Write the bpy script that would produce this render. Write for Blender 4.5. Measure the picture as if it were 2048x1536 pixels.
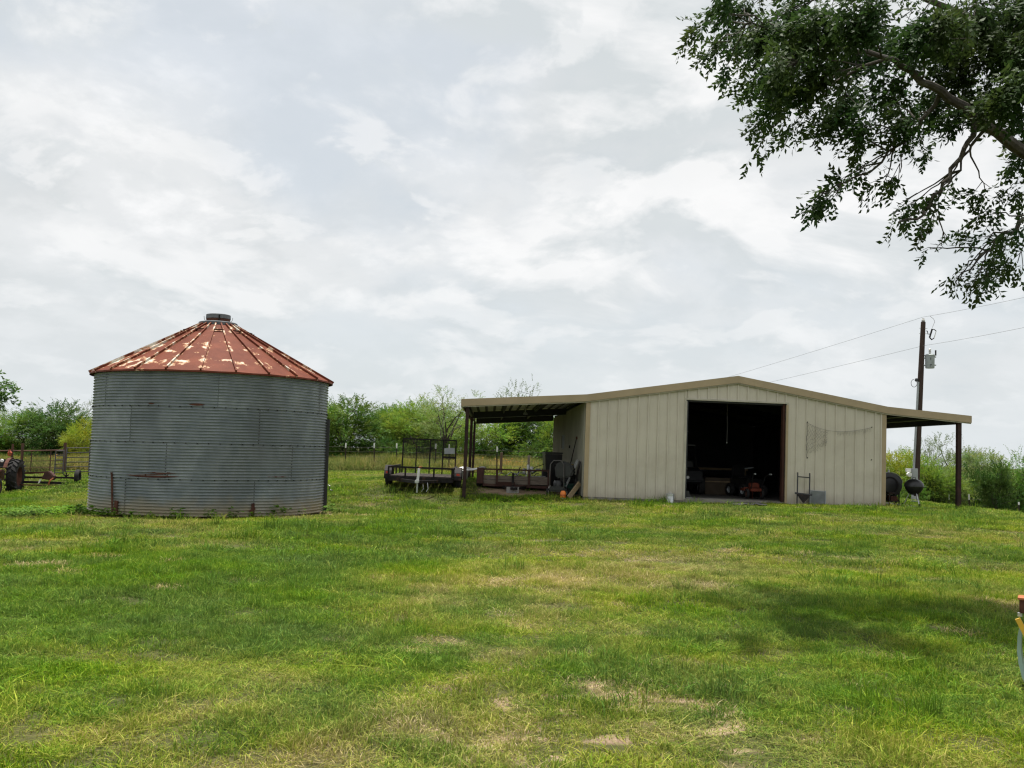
import bpy, bmesh, math, random
import numpy as np
from mathutils import Vector, Matrix, Euler

for o in list(bpy.data.objects):
    bpy.data.objects.remove(o, do_unlink=True)
SC = bpy.context.scene
COL = SC.collection
R = math.radians
random.seed(7)
rng = np.random.default_rng(7)

# ------------------------------------------------------------------ camera
F_PX, CX, CY = 1900.0, 1024.0, 768.0
PITCH, ROLL = math.atan(136.3 / F_PX), 0.030
EYE = Vector((0, 0, 1.6))
fwd = Vector((0, math.cos(PITCH), math.sin(PITCH)))
r0 = Vector((1, 0, 0)); u0 = r0.cross(fwd)
right = r0 * math.cos(ROLL) + u0 * math.sin(ROLL)
upv = u0 * math.cos(ROLL) - r0 * math.sin(ROLL)
cam_data = bpy.data.cameras.new("camera")
cam_data.sensor_width = 36.0
cam_data.lens = F_PX / 2048 * 36.0
cam_data.clip_start = 0.05; cam_data.clip_end = 6000
cam = bpy.data.objects.new("camera", cam_data)
COL.objects.link(cam)
M3 = Matrix((right, upv, -fwd)).transposed()
cam.matrix_world = Matrix.Translation(EYE) @ M3.to_4x4()
SC.camera = cam
SC.render.resolution_x, SC.render.resolution_y = 1024, 768

def ray(u, v):
    return right * ((u - CX) / F_PX) + upv * ((CY - v) / F_PX) + fwd
def pix(u, v, Y):
    d = ray(u, v)
    return EYE + d * (Y / d.y)

# ------------------------------------------------------------------ world and sun
W = bpy.data.worlds.new("World"); SC.world = W; W.use_nodes = True
TO_SUN = Vector((-0.02, 0.15, 1.0)).normalized()
nt = W.node_tree; nt.nodes.clear()
def N(nt, t, **kw):
    n = nt.nodes.new(t)
    for k, v in kw.items():
        setattr(n, k, v)
    return n
def build_world():
    L = nt.links.new
    out = N(nt, 'ShaderNodeOutputWorld'); bg = N(nt, 'ShaderNodeBackground')
    bg.inputs['Strength'].default_value = 0.1
    sky = N(nt, 'ShaderNodeTexSky', sky_type='NISHITA', sun_disc=False)
    sky.sun_elevation = math.asin(TO_SUN.z); sky.sun_rotation = math.atan2(TO_SUN.x, TO_SUN.y)
    sky.air_density = 1.0; sky.dust_density = 2.0
    tc = N(nt, 'ShaderNodeTexCoord'); sep = N(nt, 'ShaderNodeSeparateXYZ')
    L(tc.outputs['Generated'], sep.inputs[0])
    def math_(op, a, b=None, clamp=False):
        m = N(nt, 'ShaderNodeMath', operation=op, use_clamp=clamp)
        for i, q in enumerate((a, b)):
            if q is None: continue
            if isinstance(q, (int, float)): m.inputs[i].default_value = q
            else: L(q, m.inputs[i])
        return m.outputs[0]
    zc = math_('ADD', math_('MAXIMUM', sep.outputs['Z'], 0.0), 0.36)
    px = math_('DIVIDE', sep.outputs['X'], zc); py = math_('DIVIDE', sep.outputs['Y'], zc)
    comb = N(nt, 'ShaderNodeCombineXYZ'); L(px, comb.inputs[0]); L(py, comb.inputs[1])
    def noise(scale, detail, rough, dist, off):
        mp = N(nt, 'ShaderNodeMapping'); mp.inputs['Location'].default_value = off
        L(comb.outputs[0], mp.inputs[0])
        n = N(nt, 'ShaderNodeTexNoise'); n.inputs['Scale'].default_value = scale
        n.inputs['Detail'].default_value = detail; n.inputs['Roughness'].default_value = rough
        n.inputs['Distortion'].default_value = dist
        L(mp.outputs[0], n.inputs['Vector']); return n.outputs['Fac']
    def ramp(fac, stops, interp='EASE'):
        r = N(nt, 'ShaderNodeValToRGB'); r.color_ramp.interpolation = interp
        el = r.color_ramp.elements
        while len(el) < len(stops): el.new(0.5)
        for e, (p, c) in zip(el, stops):
            e.position = p; e.color = (*c, 1)
        L(fac, r.inputs[0]); return r.outputs[0]
    def mix(fac, a, b, mode='MIX'):
        m = N(nt, 'ShaderNodeMix', data_type='RGBA', blend_type=mode)
        if isinstance(fac, float): m.inputs[0].default_value = fac
        else: L(fac, m.inputs[0])
        for i, q in ((6, a), (7, b)):
            if isinstance(q, tuple): m.inputs[i].default_value = (*q, 1)
            else: L(q, m.inputs[i])
        return m.outputs[2]
    big = noise(0.85, 3, 0.5, 0.3, (3.1, 1.7, 0))
    mid = noise(1.9, 9, 0.57, 0.25, (7.3, 2.2, 0))
    puff = noise(5.0, 9, 0.60, 0.15, (1.3, 8.1, 2))
    s = math_('ADD', math_('MULTIPLY', mid, 0.62), math_('MULTIPLY', puff, 0.38))
    cloud = ramp(s, [(0.34, (4.75, 5.1, 5.3)), (0.44, (5.45, 5.65, 5.75)), (0.53, (6.05, 6.2, 6.3)), (0.62, (7.2, 7.25, 7.3))])
    thin = ramp(math_('ADD', math_('MULTIPLY', big, 0.65), math_('MULTIPLY', mid, 0.35)),
                [(0.40, (0.42, 0.42, 0.42)), (0.54, (0.0, 0.0, 0.0))])
    tb = N(nt, 'ShaderNodeRGBToBW'); L(thin, tb.inputs[0])
    veil = mix(0.55, sky.outputs[0], (5.9, 6.4, 6.65))
    col = mix(tb.outputs[0], cloud, veil)
    # cumulus puffs: pale tops, grey undersides
    def puffs(scale, off, lo, hi, amt, col):
        n1 = noise(scale, 9, 0.55, 0.35, off); n2 = noise(scale, 9, 0.55, 0.35, (off[0], off[1] - .10 / 1.0, off[2]))
        lit = N(nt, 'ShaderNodeMapRange'); L(math_('SUBTRACT', n1, n2), lit.inputs[0])
        lit.inputs[1].default_value = -.045; lit.inputs[2].default_value = .055
        cc = mix(lit.outputs[0], (5.0, 5.35, 5.5), (7.35, 7.35, 7.35))
        mk = N(nt, 'ShaderNodeMapRange', interpolation_type='SMOOTHSTEP'); L(n1, mk.inputs[0])
        mk.inputs[1].default_value = lo; mk.inputs[2].default_value = hi; mk.inputs[4].default_value = amt
        return mix(mk.outputs[0], col, cc)
    col = puffs(2.3, (4.4, 9.2, 1), .47, .60, .75, col)
    col = puffs(5.2, (2.7, 3.3, 5), .52, .62, .45, col)
    hz = N(nt, 'ShaderNodeMapRange'); L(sep.outputs['Z'], hz.inputs[0])
    hz.inputs[1].default_value = 0.0; hz.inputs[2].default_value = 0.22
    hz.inputs[3].default_value = 0.75; hz.inputs[4].default_value = 0.0
    col = mix(hz.outputs[0], col, (5.5, 5.9, 6.1))
    L(col, bg.inputs[0]); L(bg.outputs[0], out.inputs[0])
build_world()
sun_d = bpy.data.lights.new("sun", 'SUN'); sun_d.energy = 5.0; sun_d.angle = R(1.2)
sun_d.color = (1.0, 0.955, 0.88)
sun = bpy.data.objects.new("sun", sun_d); COL.objects.link(sun)
sun.rotation_euler = TO_SUN.to_track_quat('Z', 'Y').to_euler(); sun.location = (0, 0, 40)
vs = SC.view_settings
vs.view_transform = 'Standard'; vs.look = 'None'; vs.gamma = 1; vs.exposure = 0.42; vs.use_curve_mapping = False
SC.cycles.max_bounces = 8; SC.cycles.diffuse_bounces = 3; SC.cycles.transparent_max_bounces = 12
SC.cycles.use_denoising = True; SC.cycles.denoising_prefilter = 'ACCURATE'
SC.cycles.pixel_filter_type = 'BLACKMAN_HARRIS'; SC.cycles.filter_width = 1.25

# ------------------------------------------------------------------ materials
def newmat(name):
    m = bpy.data.materials.new(name); m.use_nodes = True
    return m, m.node_tree, m.node_tree.nodes['Principled BSDF']
def mixrgb(t, fac, a, b, mode='MIX'):
    m = N(t, 'ShaderNodeMix', data_type='RGBA', blend_type=mode)
    if isinstance(fac, (int, float)): m.inputs[0].default_value = fac
    else: t.links.new(fac, m.inputs[0])
    for i, q in ((6, a), (7, b)):
        if isinstance(q, (tuple, list)): m.inputs[i].default_value = (*q, 1)
        else: t.links.new(q, m.inputs[i])
    return m.outputs[2]
def tmath(t, op, a, b=None, clamp=False):
    m = N(t, 'ShaderNodeMath', operation=op, use_clamp=clamp)
    for i, q in enumerate((a, b)):
        if q is None: continue
        if isinstance(q, (int, float)): m.inputs[i].default_value = q
        else: t.links.new(q, m.inputs[i])
    return m.outputs[0]
def tnoise(t, scale, detail=4, rough=0.55, vec=None, stretch=None, coord='Object'):
    if vec is None:
        tc = N(t, 'ShaderNodeTexCoord'); vec = tc.outputs[coord]
    if stretch:
        mp = N(t, 'ShaderNodeMapping'); mp.inputs['Scale'].default_value = stretch
        t.links.new(vec, mp.inputs[0]); vec = mp.outputs[0]
    n = N(t, 'ShaderNodeTexNoise'); n.inputs['Scale'].default_value = scale
    n.inputs['Detail'].default_value = detail; n.inputs['Roughness'].default_value = rough
    t.links.new(vec, n.inputs['Vector']); return n.outputs['Fac']
def trange(t, v, a, b, c=0.0, d=1.0):
    m = N(t, 'ShaderNodeMapRange'); t.links.new(v, m.inputs[0])
    for i, q in enumerate((a, b, c, d)): m.inputs[i + 1].default_value = q
    return m.outputs[0]
def wpos(t):
    return N(t, 'ShaderNodeNewGeometry').outputs['Position']
def surf(name, c1, c2=None, scale=3.0, rough=0.6, metal=0.0, bump=0.0, lo=0.35, hi=0.65, stretch=None, grime=None, spec=0.5):
    """two-tone weathered surface; grime=(colour, scale, lo, hi) adds a second layer of wear"""
    m, t, b = newmat(name)
    b.inputs['Roughness'].default_value = rough; b.inputs['Metallic'].default_value = metal
    b.inputs['Specular IOR Level'].default_value = spec if rough < 0.6 else min(spec, 0.15)
    p = wpos(t)
    if c2 is None: c2 = tuple(min(1, x * 0.72) for x in c1)
    n = tnoise(t, scale, 6, 0.6, vec=p, stretch=stretch)
    c = mixrgb(t, trange(t, n, lo, hi), c2, c1)
    if grime:
        g = tnoise(t, grime[1], 7, 0.65, vec=p)
        c = mixrgb(t, trange(t, g, grime[2], grime[3]), c, grime[0])
    t.links.new(c, b.inputs['Base Color'])
    if bump:
        bn = N(t, 'ShaderNodeBump'); bn.inputs['Strength'].default_value = bump; bn.inputs['Distance'].default_value = 0.02
        t.links.new(tnoise(t, scale * 6, 5, 0.6, vec=p), bn.inputs['Height']); t.links.new(bn.outputs[0], b.inputs['Normal'])
    return m
RUST = (0.16, 0.055, 0.028)
MT = {}
MT['beige'] = surf('beige_paint', (0.585, 0.54, 0.45), (0.53, 0.485, 0.40), 1.2, 0.45, 0, 0.02, grime=((0.44, 0.395, 0.31), 0.9, 0.55, 0.85))
MT['tan'] = surf('tan_paint', (0.40, 0.31, 0.19), (0.34, 0.265, 0.16), 1.5, 0.5)
MT['trim'] = surf('pale_trim', (0.50, 0.47, 0.38), None, 2, 0.5)
MT['dark_steel'] = surf('dark_red_steel', (0.055, 0.030, 0.026), (0.030, 0.020, 0.018), 4, 0.6, 0.1)
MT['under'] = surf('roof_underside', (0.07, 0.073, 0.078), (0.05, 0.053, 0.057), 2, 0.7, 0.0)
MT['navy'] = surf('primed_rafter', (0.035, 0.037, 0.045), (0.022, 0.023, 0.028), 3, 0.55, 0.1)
MT['roof'] = surf('galvalume_roof', (0.45, 0.46, 0.47), (0.36, 0.37, 0.38), 1, 0.4, 0.5)
MT['concrete'] = surf('concrete', (0.30, 0.28, 0.25), (0.19, 0.175, 0.15), 2.5, 0.9, 0, 0.25, grime=((0.11, 0.09, 0.06), 1.6, 0.5, 0.75))
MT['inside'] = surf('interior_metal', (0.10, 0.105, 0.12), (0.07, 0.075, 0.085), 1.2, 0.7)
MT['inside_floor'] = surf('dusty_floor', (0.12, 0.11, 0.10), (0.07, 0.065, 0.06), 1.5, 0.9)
MT['primer'] = surf('red_primer', (0.065, 0.028, 0.020), (0.04, 0.018, 0.014), 3, 0.6)
MT['galv'] = surf('galvanised', (0.62, 0.63, 0.63), (0.42, 0.44, 0.45), 6, 0.35, 0.75)
MT['black'] = surf('black_paint', (0.018, 0.018, 0.019), (0.010, 0.010, 0.011), 5, 0.38, 0, grime=((0.06, 0.04, 0.03), 4, 0.62, 0.85))
MT['black_rust'] = surf('worn_black_steel', (0.025, 0.022, 0.021), (0.014, 0.013, 0.013), 5, 0.65, 0.1, grime=((0.11, 0.05, 0.03), 5, 0.55, 0.8))
MT['rubber'] = surf('rubber', (0.020, 0.020, 0.022), (0.032, 0.030, 0.028), 8, 0.8, grime=((0.09, 0.08, 0.06), 5, 0.58, 0.8))
MT['rust'] = surf('rusty_iron', (0.115, 0.05, 0.034), (0.06, 0.028, 0.021), 6, 0.85, 0, 0.3)
MT['rustlite'] = surf('orange_rust', (0.42, 0.16, 0.07), (0.24, 0.08, 0.04), 6, 0.85, 0, 0.2)
MT['redbrown'] = surf('faded_red_paint', (0.088, 0.043, 0.035), (0.05, 0.027, 0.023), 5, 0.7, 0, 0.1, grime=((0.09, 0.06, 0.045), 3, 0.5, 0.75))
MT['redpaint'] = surf('tractor_red', (0.22, 0.04, 0.026), (0.12, 0.028, 0.02), 4, 0.5, grime=((0.15, 0.07, 0.05), 4, 0.55, 0.8))
MT['orange'] = surf('orange_plastic', (0.85, 0.23, 0.03), (0.72, 0.18, 0.025), 5, 0.45)
MT['redmower'] = surf('orange_red_paint', (0.50, 0.10, 0.045), (0.30, 0.06, 0.03), 6, 0.5)
MT['grey_wood'] = surf('weathered_wood', (0.23, 0.19, 0.155), (0.13, 0.105, 0.085), 9, 0.85, 0, 0.3, stretch=(0.5, 3, 6))
MT['wood'] = surf('plank_wood', (0.30, 0.225, 0.14), (0.20, 0.145, 0.09), 9, 0.8, 0, 0.2, stretch=(0.6, 3, 4))
MT['polewood'] = surf('creosote_wood', (0.075, 0.050, 0.040), (0.04, 0.028, 0.024), 10, 0.85, 0, 0.4, stretch=(3, 3, 0.25))
MT['postwood'] = surf('cedar_post', (0.17, 0.11, 0.075), (0.09, 0.06, 0.045), 9, 0.9, 0, 0.3, stretch=(3, 3, 0.3))
MT['white'] = surf('white_plastic', (0.80, 0.80, 0.78), (0.68, 0.68, 0.65), 4, 0.4)
MT['offwhite'] = surf('porcelain', (0.72, 0.71, 0.68), None, 4, 0.25)
MT['grey'] = surf('grey_paint', (0.36, 0.38, 0.39), (0.29, 0.31, 0.32), 5, 0.45, 0.2)
MT['trafo'] = surf('transformer_grey', (0.33, 0.36, 0.36), (0.27, 0.30, 0.30), 6, 0.45)
MT['wire'] = surf('aluminium_wire', (0.30, 0.30, 0.31), (0.24, 0.24, 0.25), 2, 0.5, 0.4)
MT['barbwire'] = surf('old_barbed_wire', (0.11, 0.10, 0.09), (0.07, 0.06, 0.055), 2, 0.7, 0.2)
MT['side_shade_paint'] = surf('shade_toned_side_paint', (0.40, 0.385, 0.32), (0.30, 0.29, 0.24), 0.8, 0.6)  # wall paint darkened and greyed: the lean-to's shade is put into the colour
MT['dark_deck'] = surf('dark_deck_wood', (0.050, 0.042, 0.036), (0.028, 0.024, 0.021), 9, 0.9, 0, 0.3, stretch=(3, 0.5, 6))
MT['rag'] = surf('grey_rag', (0.055, 0.055, 0.055), (0.03, 0.03, 0.03), 6, 0.9)
MT['darkred'] = surf('dull_dark_red', (0.20, 0.045, 0.025), (0.11, 0.03, 0.018), 6, 0.6)
MT['darkwire'] = surf('dark_wire', (0.05, 0.048, 0.045), (0.03, 0.03, 0.03), 2, 0.6, 0.3)
MT['cord'] = surf('dark_netting', (0.13, 0.125, 0.115), (0.09, 0.085, 0.08), 5, 0.8)
MT['cap'] = surf('weathered_cap', (0.17, 0.18, 0.19), (0.11, 0.115, 0.125), 6, 0.6, 0.2)
MT['tpost'] = surf('green_tpost', (0.035, 0.045, 0.032), (0.05, 0.03, 0.022), 6, 0.7)
MT['pipe'] = surf('fence_pipe', (0.085, 0.055, 0.045), (0.12, 0.055, 0.04), 4, 0.7, 0.1)
MT['gategrey'] = surf('gate_steel', (0.10, 0.10, 0.10), (0.07, 0.06, 0.055), 4, 0.5, 0.3)
MT['yellow'] = surf('yellow_paint', (0.75, 0.45, 0.04), (0.62, 0.36, 0.03), 5, 0.45)
MT['yellowdull'] = surf('faded_yellow_plastic', (0.38, 0.26, 0.06), (0.26, 0.18, 0.05), 5, 0.55)
MT['teal'] = surf('pale_teal_paint', (0.33, 0.45, 0.40), (0.27, 0.38, 0.34), 5, 0.5, grime=((0.18, 0.19, 0.15), 6, 0.6, 0.85))
MT['green_tub'] = surf('dark_green_plastic', (0.018, 0.085, 0.062), (0.012, 0.055, 0.04), 5, 0.45)
MT['greysheet'] = surf('grey_sheet_metal', (0.40, 0.41, 0.40), (0.30, 0.31, 0.30), 3, 0.5, 0.3)
MT['cinder'] = surf('cinder_block', (0.36, 0.35, 0.33), (0.25, 0.24, 0.23), 14, 0.95, 0, 0.5)
MT['tarp'] = surf('black_tarp', (0.025, 0.025, 0.027), (0.045, 0.045, 0.047), 6, 0.5)
MT['reflector'] = surf('red_reflector', (0.60, 0.06, 0.03), None, 5, 0.25)
MT['cardboard'] = surf('cardboard', (0.11, 0.085, 0.06), (0.08, 0.06, 0.042), 3, 0.8)
MT['bark'] = surf('grey_bark', (0.095, 0.085, 0.072), (0.045, 0.04, 0.034), 9, 0.9, 0, 0.5, grime=((0.20, 0.195, 0.18), 5, 0.56, 0.72))
MT['barkdark'] = surf('dark_bark', (0.10, 0.082, 0.068), (0.05, 0.042, 0.036), 7, 0.9, 0, 0.3)
MT['carpaint'] = surf('dark_car_paint', (0.014, 0.015, 0.018), (0.010, 0.011, 0.013), 2, 0.5, spec=0.2)
MT['glass_dark'] = surf('dark_glass', (0.03, 0.035, 0.04), None, 2, 0.1)
MT['lens'] = surf('lamp_lens', (0.85, 0.86, 0.88), (0.8, 0.8, 0.8), 2, 0.1)
MT['dirt'] = surf('bare_dirt', (0.22, 0.155, 0.095), (0.13, 0.09, 0.055), 3, 0.95, 0, 0.5)
MT['mesh_metal'] = surf('expanded_metal', (0.045, 0.042, 0.04), (0.03, 0.028, 0.027), 5, 0.6, 0.2)

def splash(m, z0, z1, col):
    t = m.node_tree; b = t.nodes['Principled BSDF']; src = b.inputs['Base Color'].links[0].from_socket
    p = wpos(t); sp = N(t, 'ShaderNodeSeparateXYZ'); t.links.new(p, sp.inputs[0])
    h = tmath(t, 'ADD', sp.outputs['Z'], tmath(t, 'MULTIPLY', tnoise(t, 4.0, 6, .65, vec=p, stretch=(1, 1, .4)), -0.7))
    c = mixrgb(t, trange(t, h, z1 - .35, z0 - .35, 0.0, .75), src, col); t.links.new(c, b.inputs['Base Color'])
    st = tnoise(t, 6.0, 4, .6, vec=p, stretch=(1, 1, .06))
    c2 = mixrgb(t, trange(t, st, .60, .80, 0, .16), c, tuple(x * .8 for x in col)); t.links.new(c2, b.inputs['Base Color'])
splash(MT['beige'], .15, .65, (0.36, 0.31, 0.23))
def m_bin():
    m, t, b = newmat('corrugated_galvanised')
    p = wpos(t)
    n = tnoise(t, 2.2, 6, 0.6, vec=p); n2 = tnoise(t, 0.9, 4, 0.5, vec=p, stretch=(1, 1, 0.35))
    c = mixrgb(t, trange(t, n, 0.35, 0.68), (0.19, 0.218, 0.232), (0.325, 0.355, 0.368))
    c = mixrgb(t, trange(t, n2, 0.48, 0.72), c, (0.155, 0.165, 0.17))
    rn_ = N(t, 'ShaderNodeObjectInfo').outputs['Random']
    c = mixrgb(t, trange(t, rn_, 0, 1, 0.0, .45), c, (0.16, 0.19, 0.21))
    st_ = tnoise(t, 5.0, 4, 0.6, vec=p, stretch=(1, 1, 0.12))
    c = mixrgb(t, trange(t, st_, 0.60, 0.75, 0, .5), c, (0.27, 0.28, 0.275))
    sp = N(t, 'ShaderNodeSeparateXYZ')
    t.links.new(p, sp.inputs[0])
    # soil splashed up the bottom ring
    sep_n = tnoise(t, 3.0, 5, 0.6, vec=p)
    h = tmath(t, 'ADD', sp.outputs['Z'], tmath(t, 'MULTIPLY', sep_n, -0.55))
    c = mixrgb(t, trange(t, h, 0.14, -0.22, 0.0, 0.8), c, (0.36, 0.305, 0.20))
    # rust blooms
    rn = tnoise(t, 1.15, 6, 0.62, vec=p, stretch=(1, 1, 2.6))
    c = mixrgb(t, trange(t, rn, 0.70, 0.76), c, (0.10, 0.055, 0.038))
    t.links.new(c, b.inputs['Base Color'])
    b.inputs['Metallic'].default_value = 0.35; b.inputs['Roughness'].default_value = 0.5
    return m
MT['bin'] = m_bin()
def m_binroof():
    m, t, b = newmat('rusted_bin_roof')
    tc = N(t, 'ShaderNodeTexCoord').outputs['Object']
    p = wpos(t)
    n = tnoise(t, 2.4, 6, 0.6, vec=p)
    rust = mixrgb(t, trange(t, n, 0.3, 0.7), (0.098, 0.026, 0.015), (0.165, 0.047, 0.025))
    fine = tnoise(t, 14, 4, 0.6, vec=p)
    rust = mixrgb(t, trange(t, fine, 0.5, 0.8), rust, (0.13, 0.035, 0.016))
    # paint left in flakes beside the seams and in two belts across the panels
    rnd = N(t, 'ShaderNodeObjectInfo').outputs['Random']
    ofs = N(t, 'ShaderNodeVectorMath', operation='ADD'); cb = N(t, 'ShaderNodeCombineXYZ')
    t.links.new(tmath(t, 'MULTIPLY', rnd, 57.0), cb.inputs[2]); t.links.new(tc, ofs.inputs[0]); t.links.new(cb.outputs[0], ofs.inputs[1])
    g1 = tnoise(t, 3.6, 7, 0.62, vec=ofs.outputs[0], stretch=(1.15, 1.0, 1.0))
    sp = N(t, 'ShaderNodeSeparateXYZ'); t.links.new(tc, sp.inputs[0])
    def belt(x0, w): return trange(t, tmath(t, 'ABSOLUTE', tmath(t, 'SUBTRACT', sp.outputs['X'], x0)), 0.0, w, 1.0, 0.0)
    bias = tmath(t, 'ADD', tmath(t, 'MULTIPLY', belt(2.50, .32), .13), tmath(t, 'MULTIPLY', belt(1.75, .42), .105))
    bias = tmath(t, 'ADD', bias, tmath(t, 'MULTIPLY', belt(.75, .35), .09))
    edge_ = tmath(t, 'DIVIDE', tmath(t, 'ABSOLUTE', sp.outputs['Y']), tmath(t, 'MULTIPLY', sp.outputs['X'], .131))
    bias = tmath(t, 'ADD', bias, trange(t, edge_, .45, 1.0, 0.0, .09))
    wp_ = N(t, 'ShaderNodeSeparateXYZ'); t.links.new(p, wp_.inputs[0])
    bias = tmath(t, 'ADD', bias, trange(t, wp_.outputs['X'], -6.2, -8.6, -.03, .045))
    g = tmath(t, 'ADD', g1, bias)
    edge = trange(t, g, 0.655, 0.70); core = trange(t, g, 0.695, 0.76)
    c = mixrgb(t, edge, rust, (0.42, 0.24, 0.13))
    c = mixrgb(t, core, c, (0.52, 0.51, 0.44))
    b.inputs['Specular IOR Level'].default_value = 0.12
    t.links.new(c, b.inputs['Base Color']); b.inputs['Roughness'].default_value = 0.65
    return m
MT['binroof'] = m_binroof()

def leafmat(name, vary=0.35, trans=0.35, hue=(0.46, 0.53)):
    """leaf colour comes from the object's own colour, varied leaf by leaf"""
    m = bpy.data.materials.new(name); m.use_nodes = True; t = m.node_tree; t.nodes.clear()
    out = N(t, 'ShaderNodeOutputMaterial')
    oi = N(t, 'ShaderNodeObjectInfo'); at = N(t, 'ShaderNodeAttribute', attribute_name='leaf')
    hs = N(t, 'ShaderNodeHueSaturation')
    t.links.new(oi.outputs['Color'], hs.inputs['Color'])
    t.links.new(trange(t, at.outputs['Fac'], 0, 1, 1 - vary, 1 + vary), hs.inputs['Value'])
    n = tnoise(t, 1.3, 2, 0.5, vec=wpos(t))
    t.links.new(trange(t, n, 0.3, 0.7, hue[0], hue[1]), hs.inputs['Hue'])
    d = N(t, 'ShaderNodeBsdfPrincipled'); d.inputs['Roughness'].default_value = 0.55
    d.inputs['Specular IOR Level'].default_value = 0.12
    tr = N(t, 'ShaderNodeBsdfTranslucent')
    hs2 = N(t, 'ShaderNodeHueSaturation'); hs2.inputs['Hue'].default_value = 0.485; hs2.inputs['Value'].default_value = 1.25
    t.links.new(hs.outputs[0], hs2.inputs['Color'])
    t.links.new(hs.outputs[0], d.inputs['Base Color']); t.links.new(hs2.outputs[0], tr.inputs['Color'])
    mx = N(t, 'ShaderNodeMixShader'); mx.inputs[0].default_value = trans
    t.links.new(d.outputs[0], mx.inputs[1]); t.links.new(tr.outputs[0], mx.inputs[2]); t.links.new(mx.outputs[0], out.inputs[0])
    return m
MT['leaf'] = leafmat('leaf')

# ------------------------------------------------------------------ mesh helpers
class MB:
    def __init__(s): s.v = []; s.f = []
    def add(s, verts, faces):
        o = len(s.v); s.v += [tuple(q) for q in verts]; s.f += [tuple(i + o for i in q) for q in faces]; return s
    def box(s, c, size, rot=None):
        hx, hy, hz = (q / 2 for q in size)
        vs_ = [Vector((x, y, z)) for x in (-hx, hx) for y in (-hy, hy) for z in (-hz, hz)]
        if rot is not None:
            mtx = Euler(rot).to_matrix() if not isinstance(rot, Matrix) else rot
            vs_ = [mtx @ q for q in vs_]
        c = Vector(c)
        return s.add([q + c for q in vs_], [(0, 1, 3, 2), (4, 6, 7, 5), (0, 4, 5, 1), (2, 3, 7, 6), (0, 2, 6, 4), (1, 5, 7, 3)])
    def bar(s, a, b, w, h=None, up=Vector((0, 0, 1))):
        """square bar from a to b"""
        a = Vector(a); b = Vector(b); h = w if h is None else h
        d = (b - a).normalized()
        if abs(d.dot(up)) > 0.99: up = Vector((0, 1, 0))
        x = d.cross(up).normalized() * (w / 2); y = x.cross(d).normalized() * (h / 2)
        vs_ = [p + i * x + j * y for p in (a, b) for i, j in ((-1, -1), (1, -1), (1, 1), (-1, 1))]
        return s.add(vs_, [(0, 1, 2, 3), (7, 6, 5, 4), (0, 4, 5, 1), (1, 5, 6, 2), (2, 6, 7, 3), (3, 7, 4, 0)])
    def tube(s, pts, rad, n=8, cap=True):
        pts = [Vector(p) for p in pts]
        if not isinstance(rad, (list, tuple)): rad = [rad] * len(pts)
        o = len(s.v); ref = Vector((0.31, 0.17, 0.93))
        for i, p in enumerate(pts):
            a = pts[max(i - 1, 0)]; b = pts[min(i + 1, len(pts) - 1)]
            d = (b - a).normalized() if (b - a).length > 1e-9 else Vector((0, 0, 1))
            if abs(d.dot(ref)) > 0.95: ref = Vector((0.93, 0.3, 0.2))
            x = d.cross(ref).normalized(); y = d.cross(x)
            for k in range(n):
                q = 2 * math.pi * k / n
                s.v.append(tuple(p + (x * math.cos(q) + y * math.sin(q)) * rad[i]))
        for i in range(len(pts) - 1):
            for k in range(n):
                a = o + i * n + k; b = o + i * n + (k + 1) % n
                s.f.append((a, b, b + n, a + n))
        if cap:
            s.f.append(tuple(o + k for k in reversed(range(n))))
            s.f.append(tuple(o + (len(pts) - 1) * n + k for k in range(n)))
        return s
    def lathe(s, prof, n=24, axis='Z', c=(0, 0, 0), a0=0, a1=2 * math.pi):
        """prof: list of (radius, height)"""
        o = len(s.v); c = Vector(c); full = abs(a1 - a0 - 2 * math.pi) < 1e-6
        m = n if full else n + 1
        for (r, h) in prof:
            for k in range(m):
                q = a0 + (a1 - a0) * k / n
                p = {'Z': (r * math.cos(q), r * math.sin(q), h), 'X': (h, r * math.cos(q), r * math.sin(q)), 'Y': (r * math.cos(q), h, r * math.sin(q))}[axis]
                s.v.append(tuple(Vector(p) + c))
        for i in range(len(prof) - 1):
            for k in range(n):
                a = o + i * m + k; b = o + i * m + ((k + 1) % m if full else k + 1)
                s.f.append((a, b, b + m, a + m))
        return s
    def prism(s, poly, y0, y1, plane='XZ'):
        """extrude a polygon of (a, b) along the third axis"""
        n = len(poly)
        mk = {'XZ': lambda a, b, y: (a, y, b), 'XY': lambda a, b, y: (a, b, y), 'YZ': lambda a, b, y: (y, a, b)}[plane]
        vs_ = [mk(a, b, y0) for a, b in poly] + [mk(a, b, y1) for a, b in poly]
        fs = [tuple(range(n)), tuple(reversed(range(n, 2 * n)))]
        fs += [(i, i + n, (i + 1) % n + n, (i + 1) % n) for i in range(n)]
        return s.add(vs_, fs)
    def build(s, name, mat, parent=None, smooth=False, bevel=0.0, loc=None, mtx=None):
        me = bpy.data.meshes.new(name); me.from_pydata(s.v, [], s.f)
        bm = bmesh.new(); bm.from_mesh(me); bmesh.ops.recalc_face_normals(bm, faces=bm.faces)
        if bevel:
            es = [e for e in bm.edges if len(e.link_faces) == 2 and e.calc_face_angle(0) > 0.5]
            bmesh.ops.bevel(bm, geom=es, offset=bevel, segments=2, affect='EDGES', clamp_overlap=True)
        bm.to_mesh(me); bm.free(); me.update()
        if smooth:
            me.shade_smooth()
            try: me.set_sharp_from_angle(angle=R(38))
            except Exception: pass
        me.materials.append(MT[mat] if isinstance(mat, str) else mat)
        o = bpy.data.objects.new(name, me); COL.objects.link(o)
        if parent is not None: o.parent = parent
        if loc is not None: o.location = loc
        if mtx is not None: o.matrix_local = mtx
        return o
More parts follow.
